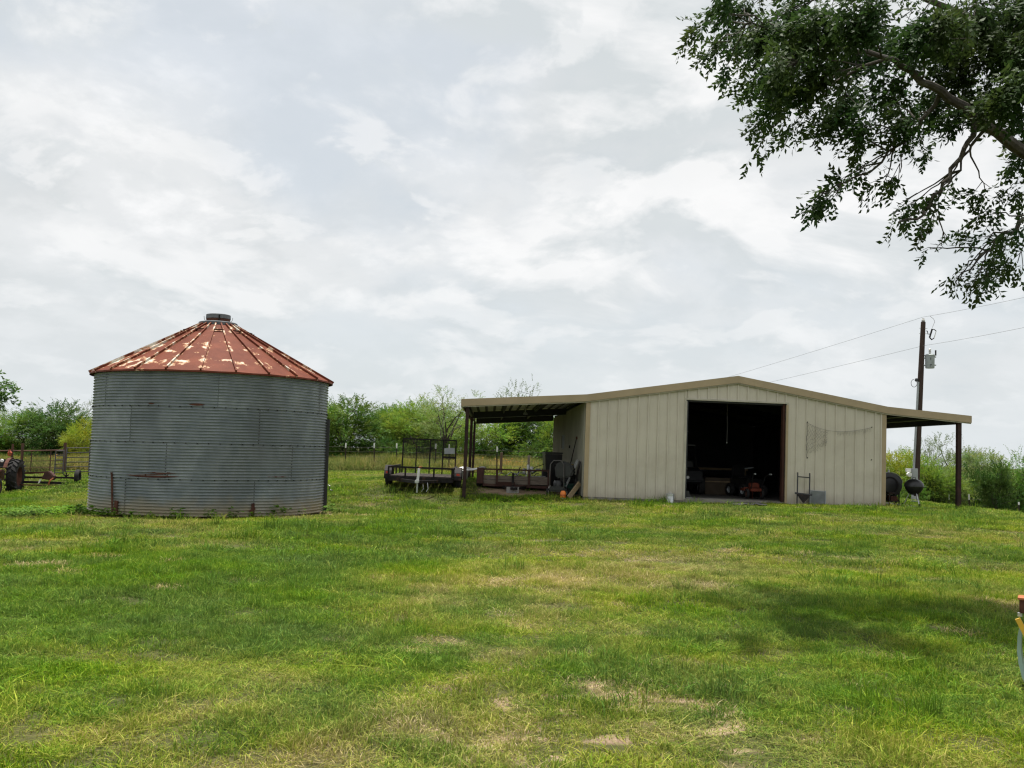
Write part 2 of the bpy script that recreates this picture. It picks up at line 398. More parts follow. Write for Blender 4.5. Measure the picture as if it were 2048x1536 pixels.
def np_mesh(name, verts, quads, mat, parent=None, attr=None, tris=None):
    me = bpy.data.meshes.new(name)
    nq = len(quads)
    me.vertices.add(len(verts)); me.vertices.foreach_set('co', np.asarray(verts, np.float32).ravel())
    me.loops.add(nq * 4); me.loops.foreach_set('vertex_index', np.asarray(quads, np.int32).ravel())
    me.polygons.add(nq); me.polygons.foreach_set('loop_start', np.arange(0, nq * 4, 4, dtype=np.int32))
    me.update(calc_edges=True); me.validate()
    if attr is not None:
        for k, a in attr.items():
            at = me.attributes.new(k, 'FLOAT', 'POINT'); at.data.foreach_set('value', np.asarray(a, np.float32))
    me.materials.append(MT[mat] if isinstance(mat, str) else mat)
    o = bpy.data.objects.new(name, me); COL.objects.link(o)
    if parent is not None: o.parent = parent
    return o
def tag(o, label, cat, group=None, kind=None):
    if label: o['label'] = label
    if cat: o['category'] = cat
    if group: o['group'] = group
    if kind: o['kind'] = kind
    return o
def empty(name, loc, label=None, cat=None, group=None, rz=0.0, rot=None):
    e = bpy.data.objects.new(name, None); COL.objects.link(e); e.empty_display_size = 0.2
    e.location = loc; e.rotation_euler = rot if rot is not None else (0, 0, rz)
    return tag(e, label, cat, group)
def copy_tree(o, parent=None):
    c = o.copy(); COL.objects.link(c); c.parent = parent
    for ch in list(o.children): copy_tree(ch, c)
    return c

# ------------------------------------------------------------------ terrain
BARN_Y = 29.2
CTRL = []
def ctl(u, v, Y, dz=0.0):
    p = pix(u, v, Y); CTRL.append((p.x, p.y, p.z + dz))
for a in [(300, 1037, 21.3), (420, 1039, 21.2), (560, 1036, 21.6), (420, 1026, 27.5), (150, 1030, 23)]: ctl(*a)
for a in [(927, 996, 29.2), (1040, 997, 29.2), (1166, 999, 29.2), (1300, 1003, 29.2), (1470, 1008, 29.2), (1640, 1011, 29.2), (1771, 1014, 29.2), (1917, 1022, 29.2)]: ctl(*a)
for a in [(775, 979, 30.0), (912, 983, 30.0), (25, 984, 39.6), (150, 966, 41), (127, 946, 47), (748, 941, 50), (900, 942, 50), (1829, 1006, 44), (1640, 985, 46), (1120, 968, 44)]: ctl(*a)
for a in [(-100, 930, 62), (700, 926, 62), (1000, 930, 62), (400, 928, 62), (2037, 1056, 50), (2050, 1037, 30.5), (1900, 1050, 52), (2060, 1040, 62), (1800, 1020, 60), (2300, 1080, 45), (-300, 990, 36), (-200, 1045, 22)]: ctl(*a)
for x in (-9, -3, 3, 9):
    for y in (-9, 0, 7, 13): CTRL.append((x, y, 0.0 if y < 10 else 0.02))
CTRL += [(-45, 60, 0.3), (-50, 20, -0.5), (-30, -10, 0), (40, -10, 0), (45, 25, -0.6), (60, 60, -2.2), (0, 74, 0.6), (-40, 74, 0.4), (40, 74, -1.9)]
CP = np.array(CTRL); KC = 3.0
def _phi(d2): return np.sqrt(d2 + KC * KC)
_A = _phi(((CP[:, None, :2] - CP[None, :, :2]) ** 2).sum(-1)) + 0.02 * np.eye(len(CP)) * -1
_n = len(CP); _S = np.zeros((_n + 1, _n + 1)); _S[:_n, :_n] = _A; _S[:_n, _n] = 1; _S[_n, :_n] = 1
_w = np.linalg.solve(_S, np.append(CP[:, 2], 0))
def vnoise(x, y, seed=0):
    xi = np.floor(x).astype(np.int64); yi = np.floor(y).astype(np.int64); xf = x - xi; yf = y - yi
    def h(a, b):
        k = (a * 374761393 + b * 668265263 + seed * 982451653) & 0xFFFFFFFF
        k = ((k ^ (k >> 13)) * 1274126177) & 0xFFFFFFFF
        return ((k ^ (k >> 16)) & 0xFFFF) / 65535.0
    u = xf * xf * (3 - 2 * xf); v = yf * yf * (3 - 2 * yf)
    return (h(xi, yi) * (1 - u) + h(xi + 1, yi) * u) * (1 - v) + (h(xi, yi + 1) * (1 - u) + h(xi + 1, yi + 1) * u) * v
def fbm(x, y, sc, seed=0, oct_=4):
    s = 0; a = 1; t = 0
    for k in range(oct_):
        s = s + a * vnoise(x * sc, y * sc, seed + k * 17); t += a; a *= 0.5; sc *= 2.03
    return s / t
def gz_np(x, y):
    x = np.asarray(x, float); y = np.asarray(y, float); sh = x.shape
    X = np.clip(x.ravel(), -60, 60); Y = np.clip(y.ravel(), -12, 76)
    out = np.empty(len(X))
    for i in range(0, len(X), 20000):
        d2 = (X[i:i + 20000, None] - CP[None, :, 0]) ** 2 + (Y[i:i + 20000, None] - CP[None, :, 1]) ** 2
        out[i:i + 20000] = _phi(d2) @ _w[:_n] + _w[_n]
    out += (fbm(X, Y, 0.55, 5, 3) - 0.5) * 0.07
    return out.reshape(sh)
def gz(x, y): return float(gz_np(np.array([x]), np.array([y]))[0])
def onground(u, v, y0=3.0, y1=75.0):
    d = ray(u, v); lo = None
    for k in range(400):
        y = y0 + (y1 - y0) * k / 400
        p = EYE + d * (y / d.y)
        if p.z < gz(p.x, p.y):
            lo = y; break
    if lo is None: return pix(u, v, y1)
    a, b = max(lo - (y1 - y0) / 400, 0.5), lo
    for _ in range(20):
        m = (a + b) / 2; p = EYE + d * (m / d.y)
        if p.z < gz(p.x, p.y): b = m
        else: a = m
    p = EYE + d * (b / d.y); return Vector((p.x, p.y, gz(p.x, p.y)))

# barn frame
BARN_RZ, BARN_RY = R(1.24), R(0.55)
barn_o = pix(1469.2, 1000.5, BARN_Y)
BARN_M = Matrix.Translation(barn_o) @ Matrix.Rotation(BARN_RZ, 4, 'Z') @ Matrix.Rotation(BARN_RY, 4, 'Y')
BARN_I = BARN_M.inverted()
def bl(x, y, z=0.0): return BARN_M @ Vector((x, y, z))
def bu(u): return (u - 1167.2) / 65.1 - 4.64
def bz(u, v): return (1000.5 + (u - 1470) * 0.04 - v) / 65.1
# bin frame
def bin_frame():
    a = ray(182, 890); b = ray(652.3, 890)
    a2 = Vector((a.x, a.y)).normalized(); b2 = Vector((b.x, b.y)).normalized()
    mid = (a2 + b2).normalized(); half = math.acos(max(-1, min(1, a2.dot(b2)))) / 2
    r = 2.80; D = r / math.sin(half)
    return Vector((mid.x * D, mid.y * D, 0)), r, mid
BINC, BINR, BINDIR = bin_frame()
_front = BINC - Vector((BINDIR.x, BINDIR.y, 0)) * BINR
BINC.z = pix(418, 1034, _front.y).z

# lawn condition maps: dryness and bare soil, with patches where the photograph shows them
PATCH = []
for (u, v, rx, ry, k) in [(1100, 1120, 2.0, 0.9, .40), (1000, 1160, 1.6, 0.8, .30), (1320, 1150, 2.0, 0.9, .36), (1180, 1105, 2.2, 0.7, .28), (1240, 1390, .8, .35, .20), (1330, 1330, .8, .35, .14),
                          (430, 1420, .5, .2, .28), (330, 1440, .3, .15, .14), (640, 1510, .3, .12, .16), (1010, 1480, .4, .14, .2), (1300, 1470, .4, .14, .18), (1180, 1450, .4, .16, .18),
                          (1400, 1230, 1.0, .7, .22), (60, 1060, 3.0, 2.0, .18), (1500, 1060, 4.5, 1.1, .26), (1850, 1075, 3.5, 1.0, .26), (1340, 1030, 4.0, 1.2, .14),
                          (250, 1150, 2.6, 1.4, -.32), (120, 1230, 1.8, .9, -.32), (420, 1260, 1.7, .8, -.28), (640, 1120, 2.6, 1.8, -.22), (800, 1060, 3.0, 2.2, -.26), (1800, 1250, 2, 1, -.18), (40, 1330, .9, .5, -.22),
                          (1530, 1400, .9, .5, -.12), (1900, 1420, 1, .6, -.08)]:
    p = onground(u, v); PATCH.append((p.x, p.y, rx, ry, k))
SOIL = []
for (u, v, rx, ry, k) in [(1225, 1209, .16, .10, .9), (1245, 1395, .16, .08, .7), (1330, 1400, .10, .05, .6), (1080, 1478, .11, .035, .8), (970, 1450, .10, .04, .7), (770, 1160, .20, .10, .8)]:
    p = onground(u, v); SOIL.append((p.x, p.y, rx * .8, ry * .9, k))
SR = onground(1215, 1420)
TRACK = [[(p.x, p.y) for p in (onground(*q) for q in tr)] for tr in ([(-60, 1500), (250, 1455), (480, 1400), (700, 1290), (840, 1200), (960, 1130)], [(560, 1540), (830, 1440), (1010, 1320), (1090, 1220), (1130, 1150)])]
def y_mid(py): return py > 9
def maps(x, y):
    dry = 0.15 + 0.70 * (fbm(x, y, 0.42, 11, 4) - 0.42) + 0.62 * (fbm(x, y, 2.1, 31, 3) - 0.5)
    dry = dry + 0.20 * (fbm(x, y, 5.0, 63, 3) - 0.5) + 0.06 * np.clip((11 - y) / 5, 0, 1)
    for tr in TRACK:
        dm = np.full(np.shape(x), 9.0)
        for (ax, ay), (bx, by) in zip(tr[:-1], tr[1:]):
            L2 = (bx - ax) ** 2 + (by - ay) ** 2; q = np.clip(((x - ax) * (bx - ax) + (y - ay) * (by - ay)) / L2, 0, 1)
            dm = np.minimum(dm, np.hypot(x - ax - q * (bx - ax), y - ay - q * (by - ay)))
        dry = dry + 0.20 * np.exp(-(dm / .28) ** 2)
    for (px, py, rx, ry, k) in PATCH:
        dry = dry + (k * 0.62 if y_mid(py) and k > 0 else k) * np.exp(-(((x - px) / rx) ** 2 + ((y - py) / ry) ** 2))
    soil = np.clip((fbm(x, y, 3.4, 77, 4) - 0.68) * 6, 0, 1) * 0.7 * np.clip((10.5 - y) / 4, 0, 1) * np.clip((x + 1.5) / 1.5, 0, 1)
    wR = np.exp(-(((x - SR.x) / 1.05) ** 2 + ((y - SR.y) / 1.25) ** 2))
    soil = np.maximum(soil, np.clip((fbm(x, y, 5.6, 177, 4) - 0.69 + 0.17 * wR) * 9, 0, 1) * np.clip(wR * 2, 0, .85))
    for (px, py, rx, ry, k) in SOIL:
        w = fbm(x, y, 7, 91, 3) - 0.5; e_ = np.exp(-(((x - px) / rx) ** 2 + ((y - py) / ry) ** 2))
        soil = np.maximum(soil, k * np.clip(1.6 * e_ + w * 3.0 * (e_ > .05), 0, 1))
    # trodden dirt: inside lean-tos, around the bin and by the barn door
    B = np.array(BARN_I)
    lx = B[0, 0] * x + B[0, 1] * y + B[0, 2] * barn_o.z + B[0, 3]; ly = B[1, 0] * x + B[1, 1] * y + B[1, 2] * barn_o.z + B[1, 3]
    w = (fbm(x, y, 1.6, 55, 3) - 0.5)
    lean = np.clip((np.minimum(np.minimum(lx + 8.1 + w, -lx), np.minimum(ly - 0.5 + w * 1.2, 14.5 - ly)) / 0.5), 0, 1)
    soil = np.maximum(soil, lean * 0.9)
    rb = np.hypot(x - BINC.x, y - BINC.y)
    soil = np.maximum(soil, 0.9 * np.clip(1 - (rb - BINR - 0.12 + w * 0.5) / 0.3, 0, 1))
    side = np.exp(-(((x - BINC.x - 3.5) / 0.9) ** 2 + ((y - BINC.y + 0.6) / 0.6) ** 2))
    soil = np.maximum(soil, np.clip(side * 1.2 + w, 0, 0.8))
    return np.clip(dry, 0, 1), np.clip(soil, 0, 1), lx, ly, rb

def make_ground():
    def axis(a, b, fine0, fine1, st, growth=1.16, maxs=60):
        pts = list(np.arange(fine0, fine1 + 1e-6, st))
        s = st; q = fine1
        while q < b: s = min(s * growth, maxs); q += s; pts.append(q)
        s = st; q = fine0; pre = []
        while q > a: s = min(s * growth, maxs); q -= s; pre.append(q)
        return np.array(pre[::-1] + pts)
    xs = axis(-1500, 1500, -7, 7, 0.10, 1.03); ys = axis(-300, 2500, 3.4, 11.5, 0.085, 1.022)
    X, Y = np.meshgrid(xs, ys); Z = gz_np(X, Y)
    dry, soil, lx, ly, rb = maps(X, Y)
    inb = (np.abs(lx) < 4.5) & (ly > 0.2) & (ly < 14.3); Z = np.where(inb, Z - 0.3, Z)
    nx, ny = len(xs), len(ys); idx = np.arange(nx * ny).reshape(ny, nx)
    quads = np.stack([idx[:-1, :-1], idx[:-1, 1:], idx[1:, 1:], idx[1:, :-1]], -1).reshape(-1, 4)
    m, t, b = newmat('lawn_soil'); p = wpos(t)
    ad = N(t, 'ShaderNodeAttribute', attribute_name='dry').outputs['Fac']; as_ = N(t, 'ShaderNodeAttribute', attribute_name='soil').outputs['Fac']
    n1 = tnoise(t, 9, 6, 0.65, vec=p); n2 = tnoise(t, 45, 4, 0.65, vec=p)
    g = mixrgb(t, trange(t, n1, 0.3, 0.7), (0.038, 0.046, 0.015), (0.07, 0.082, 0.025))
    d = mixrgb(t, trange(t, n2, 0.35, 0.65), (0.07, 0.062, 0.028), (0.15, 0.13, 0.055))
    c = mixrgb(t, trange(t, ad, 0.05, 0.85), g, d)
    so = mixrgb(t, trange(t, n2, 0.35, 0.68), (0.24, 0.165, 0.10), (0.44, 0.34, 0.235))
    so = mixrgb(t, trange(t, tnoise(t, 1.1, 3, 0.5, vec=p), 0.45, 0.62), so, (0.17, 0.12, 0.08))
    c = mixrgb(t, trange(t, as_, 0.2, 0.7), c, so)
    t.links.new(c, b.inputs['Base Color']); b.inputs['Roughness'].default_value = 0.95; b.inputs['Specular IOR Level'].default_value = 0.1
    bn = N(t, 'ShaderNodeBump'); bn.inputs['Strength'].default_value = 0.6; bn.inputs['Distance'].default_value = 0.03
    t.links.new(n2, bn.inputs['Height']); t.links.new(bn.outputs[0], b.inputs['Normal'])
    o = np_mesh('ground', np.stack([X, Y, Z], -1).reshape(-1, 3), quads, m, attr={'dry': dry.ravel(), 'soil': soil.ravel()})
    o.data.shade_smooth()
    tag(o, 'gently rolling mown lawn of patchy green and straw grass', 'lawn', kind='structure')
make_ground()


# ================================================================== grain bin
def make_bin():
    face = math.atan2(-BINDIR.y, -BINDIR.x)            # angle of the side that faces the house
    root = empty('grain_bin', BINC, 'round corrugated steel grain bin with a rusty red conical roof', 'grain bin', rot=(R(0.1), R(-0.25), 0))
    def ang(deg): return face + R(deg)                  # + goes towards the barn side
    ringh = 0.813; pitch = ringh / 12
    # one 60 degree sheet, shared
    seg = 16; rows = 12 * 6
    mb = MB()
    for i in range(rows + 1):
        z = i * ringh / rows
        rr = BINR + 0.0165 * math.sin(2 * math.pi * z / pitch)
        for k in range(seg + 1):
            q = R(60.6) * k / seg
            e = 0.003 if k >= seg else 0.0
            mb.v.append(((rr + e) * math.cos(q), (rr + e) * math.sin(q), z))
    for i in range(rows):
        for k in range(seg):
            a = i * (seg + 1) + k; mb.f.append((a, a + 1, a + seg + 2, a + seg + 1))
    first = mb.build('wall_sheet', 'bin', root, smooth=True)
    offs = [19.5, 39.5, 20.6, 1.2]
    sheet = first
    for ring in range(4):
        for k in range(6):
            if ring or k:
                sheet = first.copy(); COL.objects.link(sheet); sheet.parent = root
            sheet.location = (0, 0, ring * ringh + 0.001 * ring)
            sheet.rotation_euler = (0, 0, ang(offs[ring] + 60 * k))
            sheet.scale = (1 + 0.0012 * (ring % 2),) * 2 + (1,)
    # bolts: horizontal seams and sheet laps
    for ring in range(1, 4):
        b = MB()
        for k in range(72):
            q = ang(k * 5 + ring * 1.7); r = BINR + 0.016
            c = Vector((r * math.cos(q), r * math.sin(q), ring * ringh))
            b.box(c, (0.020, 0.024, 0.024), (0, 0, q))
        o = b.build('seam_bolts', 'black_rust', root); o['kind'] = 'stuff'
    for ring in range(4):
        b = MB()
        for k in range(6):
            q = ang(offs[ring] + 60 * k + 0.35); r = BINR + 0.012
            for j in range(12):
                b.box((r * math.cos(q), r * math.sin(q), ring * ringh + (j + 0.5) * pitch), (0.014, 0.016, 0.020), (0, 0, q))
            qa = ang(offs[ring] + 60 * k + 0.7)
        o = b.build('lap_bolts', 'black_rust', root); o['kind'] = 'stuff'
    H = ringh * 4
    # plain steel top band under the eave
    MB().lathe([(BINR + 0.004, H - 0.012), (BINR + 0.004, H + 0.055), (BINR - 0.02, H + 0.055)], 96).build('top_band', 'bin', root, smooth=True)
    # roof panels with a raised rib on each edge
    eR, tR, zE, zT = BINR + 0.115, 0.46, H + 0.005, 4.60
    p = MB(); n = 6; w = R(15)
    for i in range(n + 1):
        t = i / n; r = eR + (tR - eR) * t; z = zE + (zT - zE) * t
        for k in range(5):
            q = -w / 2 + w * k / 4
            p.v.append((r * math.cos(q), r * math.sin(q), z - 0.02 * (1 - t) * (0.5 - abs(k - 2) / 4)))
    for i in range(n):
        for k in range(4):
            a = i * 5 + k; p.f.append((a, a + 1, a + 6, a + 5))
    # eave lip, turned down
    o0 = len(p.v)
    for k in range(5):
        q = -w / 2 + w * k / 4
        p.v.append(((eR + 0.004) * math.cos(q), (eR + 0.004) * math.sin(q), zE - 0.045))
    for k in range(4): p.f.append((k, k + 1, o0 + k + 1, o0 + k))
    panel = p.build('roof_panel', 'binroof', root)
    rib = MB(); q = w / 2
    a = Vector(((eR + 0.02) * math.cos(q), (eR + 0.02) * math.sin(q), zE + 0.012)); b_ = Vector((tR * math.cos(q), tR * math.sin(q), zT + 0.02))
    rib.bar(a, b_, 0.035, 0.06)
    rb = rib.build('standing_seam', 'binroof', panel)
    for k in range(24):
        pn, rr = (panel, rb) if k == 0 else (panel.copy(), rb.copy())
        if k:
            COL.objects.link(pn); COL.objects.link(rr); pn.parent = root; rr.parent = pn
        pn.rotation_euler = (0, 0, ang(8.6 + 7.5 + 15 * k))
    # stiffener straps high on the roof
    for k in range(12):
        s = MB(); t = 0.83; r = eR + (tR - eR) * t; z = zE + (zT - zE) * t + 0.05
        q0 = ang(8.6 - 15 + 30 * k); q1 = q0 + R(15)
        s.bar((r * math.cos(q0), r * math.sin(q0), z), (r * math.cos(q1), r * math.sin(q1), z), 0.05, 0.03)
        s.build('roof_strap', 'rust', root)
    collar = MB().lathe([(0.44, zT - 0.03), (0.475, zT - 0.03), (0.475, zT + 0.075), (0.45, zT + 0.09), (0.30, zT + 0.10)], 32).build('roof_collar', 'cap', root, smooth=True)
    lid = MB().lathe([(0.295, zT + 0.09), (0.295, zT + 0.20)], 32).build('lid_throat', 'rust', root, smooth=True)
    lid2 = MB().lathe([(0.0, zT + 0.305), (0.25, zT + 0.30), (0.30, zT + 0.285), (0.305, zT + 0.185), (0.28, zT + 0.18)], 32).build('lid', 'cap', root, smooth=True)
    la = MB(); q = ang(4); la.bar((0.31 * math.cos(q), 0.31 * math.sin(q), zT + 0.10), (0.315 * math.cos(q), 0.315 * math.sin(q), zT + 0.26), 0.03, 0.02)
    la.build('lid_latch', 'black_rust', lid2)
    for s_ in (-88, 92):
        q = ang(s_); h = MB(); c = Vector((math.cos(q), math.sin(q), 0))
        h.tube([c * 0.31 + Vector((0, 0, zT + 0.12)), c * 0.34 + Vector((0, 0, zT + 0.17)), c * 0.35 + Vector((0, 0, zT + 0.24))], 0.008, 6)
        h.build('lid_hook', 'galv', lid2)
    # tall dark door stile on the barn side, with its latch
    q = ang(79); c = Vector((math.cos(q), math.sin(q), 0)); s = Vector((-math.sin(q), math.cos(q), 0))
    st = MB().bar(c * (BINR + 0.04) + Vector((0, 0, 0.0)), c * (BINR + 0.04) + Vector((0, 0, 2.32)), 0.07, 0.10, up=c)
    st.build('door_stile', 'black', root)
    q2 = ang(84); c2 = Vector((math.cos(q2), math.sin(q2), 0))
    MB().bar(c2 * (BINR + 0.05), c2 * (BINR + 0.05) + Vector((0, 0, 2.30)), 0.10, 0.06, up=c2).build('door_rail', 'black', root)
    lt = MB(); b0 = c2 * (BINR + 0.09) + Vector((0, 0, 0.62))
    lt.tube([b0 + Vector((0, 0, 0.03)), b0 + Vector((0.06, -0.03, 0.0)), b0 + Vector((0.06, -0.03, -0.09)), b0 + Vector((0.13, -0.05, -0.11))], 0.014, 6)
    lt.build('door_latch', 'black', root)
    MB().box(c2 * (BINR + 0.06) + Vector((0, 0, 1.72)), (0.07, 0.05, 0.06), (0, 0, q2)).build('door_hinge', 'rust', root)
    # two rusty anchor brackets at the foot
    for (deg, hh, w_) in ((-45, 0.30, 0.10), (19.5, 0.30, 0.07)):
        q = ang(deg); c = Vector((math.cos(q), math.sin(q), 0)); s = Vector((-math.sin(q), math.cos(q), 0))
        br = MB()
        br.bar(c * (BINR + 0.02), c * (BINR + 0.02) + Vector((0, 0, hh)), w_, 0.03, up=c)
        br.bar(c * (BINR + 0.03) - s * 0.08 + Vector((0, 0, 0.12)), c * (BINR + 0.03) + s * 0.05 + Vector((0, 0, 0.19)), 0.05, 0.02, up=c)
        br.build('anchor_bracket', 'rust', root)
    # long rust stained dents
    def dent(d0, d1, z, h):
        m = MB(); k = 10
        for i in range(k + 1):
            q = ang(d0 + (d1 - d0) * i / k); tt = math.sin(math.pi * i / k)
            r = BINR + 0.0165
            for zz in (z - h * tt * 0.5 - 0.002, z + h * tt * 0.5 + 0.002):
                m.v.append((r * math.cos(q), r * math.sin(q), zz))
        for i in range(k): m.f.append((2 * i, 2 * i + 2, 2 * i + 3, 2 * i + 1))
        m.build('rust_scar', 'rust', root)
    dent(-40, -14, 0.885, 0.075); dent(-29, -15, 0.955, 0.04); dent(25, 40, 0.90, 0.022); dent(-30, -27, 2.49, 0.03); dent(-11, -4, 2.49, 0.05)
    # leaning rusty flat bar
    q = ang(-49.5); c = Vector((math.cos(q), math.sin(q), 0)); s = Vector((-math.sin(q), math.cos(q), 0))
    rod = empty('rusty_bar', BINC, 'rusty flat iron bar leaning on the grain bin wall', 'iron bar')
    f = MB(); f.bar(c * (BINR + 0.045) + s * 0.14 + Vector((0, 0, 0.02)), c * (BINR + 0.02) + Vector((0, 0, 0.90)), 0.055, 0.016, up=c); f.build('bar', 'rust', rod)
    f = MB(); f.box(c * (BINR + 0.02) + Vector((0, 0, 0.90)), (0.05, 0.03, 0.03)); f.build('bar_end', 'rust', rod)
    return root
make_bin()

# ================================================================== barn
BW, BLEN = 4.64, 14.6
def roof_z(x):            # top of fascia
    if x < -BW: return 3.05 + (x + BW) / (8.47 - BW) * 0.30
    if x > BW: return 3.05 - (x - BW) / (7.26 - BW) * 0.18
    return 3.81 - abs(x) / BW * 0.76
def make_barn():
    root = empty('metal_barn', barn_o, 'long beige metal barn with tan fascia, open door and lean-to roofs', 'barn', rot=BARN_M.to_euler())
    DL, DR, DH = bu(1370), bu(1568), 3.02
    pw = 0.3055; ribw, ribh = 0.062, 0.040
    FH = 0.215
    def top(x): return roof_z(x) - FH + 0.03
    def panel(x0, x1, zb):
        """one pan of ribbed sheet, rib on its right edge"""
        prof = [(x0, 0.0), (x1 - ribw, 0.0), (x1 - ribw + 0.014, -ribh), (x1 - 0.014, -ribh), (x1, 0.0)]
        # faint stiffening bead in the pan
        m = (x0 + x1 - ribw) / 2
        prof[1:1] = [(m - 0.012, 0.0), (m, -0.004), (m + 0.012, 0.0)]
        mb = MB(); n = len(prof)
        def tz(x): return top(x)
        for x, y in prof: mb.v.append((x, y, zb))
        for x, y in prof: mb.v.append((x, y, tz(x)))
        mb.f = [(i, i + 1, i + 1 + n, i + n) for i in range(n - 1)]
        mb.v += [(x0, 0.012, zb), (x1, 0.012, zb), (x1, 0.012, tz(x1)), (x0, 0.012, tz(x0))]
        mb.f.append((2 * n, 2 * n + 3, 2 * n + 2, 2 * n + 1))
        return mb
    # left of door, over door, right of door (ribs line up across the front)
    xs = []; x = -BW + 0.12
    while x < BW - 0.12 - 1e-3:
        xs.append((x, min(x + pw, BW - 0.12))); x += pw
    for (a, b) in xs:
        if b - a < 0.03: continue
        zb = -0.065
        if b <= DL - 0.02 or a >= DR + 0.02: segs = [(a, b, zb)]
        elif a >= DL - 0.02 and b <= DR + 0.02: segs = [(a, b, DH + 0.03)]
        elif a < DL: segs = [(a, DL - 0.03, zb), (DL - 0.03, b, DH + 0.03)]
        else: segs = [(a, DR + 0.03, DH + 0.03), (DR + 0.03, b, zb)]
        for (p0, p1, z0) in segs:
            if p1 - p0 < 0.07:
                MB().box(((p0 + p1) / 2, 0.004, (z0 + top((p0 + p1) / 2)) / 2 - 0.01), (p1 - p0, 0.008, top((p0 + p1) / 2) - z0 - 0.03)).build('wall_panel', 'beige', root)
            else: panel(p0, p1, z0).build('wall_panel', 'beige', root)
    # screws on the girt lines
    for zz in (0.9, 2.05):
        s = MB()
        for (a, b) in xs:
            if a > DL - 0.2 and b < DR + 0.2: continue
            s.box((b - ribw / 2 - 0.0, -ribh - 0.003, zz), (0.014, 0.008, 0.014))
        s.build('screws', 'trim', root)['kind'] = 'stuff'
    # trims
    def trimbox(name, c, size, mat): return MB().box(c, size).build(name, mat, root, bevel=0.004)
    for sx in (-1, 1):
        cx = sx * (BW - 0.065); h = top(cx) - 0.01
        trimbox('corner_trim', (cx, -0.012, (h - 0.07) / 2), (0.135, 0.062, h + 0.07), 'tan')
    trimbox('door_header', ((DL + DR) / 2, -0.02, DH + 0.015), (DR - DL + 0.16, 0.06, 0.05), 'trim')
    for xx in (DL - 0.045, DR + 0.045):
        trimbox('door_jamb', (xx, -0.02, DH / 2 - 0.04), (0.07, 0.055, DH - 0.05 + 0.04), 'trim' if xx < 0 else 'tan')
    trimbox('door_column', (DR - 0.035, 0.12, DH / 2), (0.07, 0.20, DH - 0.01), 'primer')
    trimbox('door_column', (DL + 0.02, 0.12, DH / 2), (0.04, 0.20, DH - 0.01), 'navy')
    trimbox('door_lintel', ((DL + DR) / 2, 0.13, DH - 0.03), (DR - DL - 0.12, 0.16, 0.06), 'navy')
    # fascia boards, mitred where the pitch changes, and a pale drip trim below
    XS = [-8.47, -BW, 0.0, BW, 7.26]
    for a, b in zip(XS[:-1], XS[1:]):
        MB().prism([(a, roof_z(a)), (b, roof_z(b)), (b, roof_z(b) - FH), (a, roof_z(a) - FH)], -0.115, -0.035).build('fascia', 'tan', root)
        z0, z1 = roof_z(a) - FH, roof_z(b) - FH
        MB().prism([(a, z0 - 0.004), (b, z1 - 0.004), (b, z1 - 0.034), (a, z0 - 0.034)], -0.080, -0.037).build('drip_trim', 'trim', root)
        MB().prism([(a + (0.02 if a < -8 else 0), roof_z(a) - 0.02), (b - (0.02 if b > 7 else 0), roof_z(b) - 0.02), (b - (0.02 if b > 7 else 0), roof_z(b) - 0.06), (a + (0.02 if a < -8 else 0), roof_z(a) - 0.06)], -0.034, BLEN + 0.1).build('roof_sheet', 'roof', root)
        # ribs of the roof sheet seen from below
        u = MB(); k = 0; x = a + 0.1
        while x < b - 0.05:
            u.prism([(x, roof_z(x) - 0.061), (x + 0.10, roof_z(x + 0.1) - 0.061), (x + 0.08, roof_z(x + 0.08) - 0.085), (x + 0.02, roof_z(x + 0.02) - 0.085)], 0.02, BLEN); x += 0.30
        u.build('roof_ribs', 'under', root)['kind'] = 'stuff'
    # eave gutters/edge boards along the length
    MB().box((-8.455, BLEN / 2, roof_z(-8.47) - FH / 2 - 0.008), (0.03, BLEN + 0.08, FH - 0.03)).build('eave_board', 'tan', root)
    MB().box((7.245, BLEN / 2, roof_z(7.26) - FH / 2 - 0.008), (0.03, BLEN + 0.08, FH - 0.03)).build('eave_board', 'tan', root)
    # side and rear walls with ribs
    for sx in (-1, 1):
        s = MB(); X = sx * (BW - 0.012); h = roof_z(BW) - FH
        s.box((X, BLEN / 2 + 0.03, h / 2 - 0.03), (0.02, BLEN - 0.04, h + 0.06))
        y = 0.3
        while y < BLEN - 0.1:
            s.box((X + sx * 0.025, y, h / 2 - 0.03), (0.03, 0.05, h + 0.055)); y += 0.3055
        s.build('side_wall', 'side_shade_paint', root)
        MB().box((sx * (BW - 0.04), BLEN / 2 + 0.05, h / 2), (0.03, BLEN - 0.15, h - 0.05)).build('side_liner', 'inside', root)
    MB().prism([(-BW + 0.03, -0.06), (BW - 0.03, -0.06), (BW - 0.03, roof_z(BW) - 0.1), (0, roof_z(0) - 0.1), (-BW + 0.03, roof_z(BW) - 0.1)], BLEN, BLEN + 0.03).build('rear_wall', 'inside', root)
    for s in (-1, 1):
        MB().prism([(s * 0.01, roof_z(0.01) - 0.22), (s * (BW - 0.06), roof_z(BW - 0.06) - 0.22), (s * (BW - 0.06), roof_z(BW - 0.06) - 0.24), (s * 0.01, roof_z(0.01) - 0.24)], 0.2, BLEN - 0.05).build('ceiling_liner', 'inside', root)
    # front wall back side
    for (a, b, z0) in ((-BW + 0.06, DL - 0.012, 0.0), (DR + 0.012, BW - 0.06, 0.0), (DL - 0.01, DR + 0.01, DH + 0.03)):
        poly = [(a, z0), (b, z0), (b, roof_z(b) - 0.26)] + ([(0, roof_z(0) - 0.26)] if a < 0 < b else []) + [(a, roof_z(a) - 0.26)]
        MB().prism(poly, 0.02, 0.05).build('wall_liner', 'inside', root)
    # slab
    MB().box((0, BLEN / 2, -0.16), (BW * 2 - 0.02, BLEN - 0.02, 0.32)).build('floor_slab', 'concrete', root)
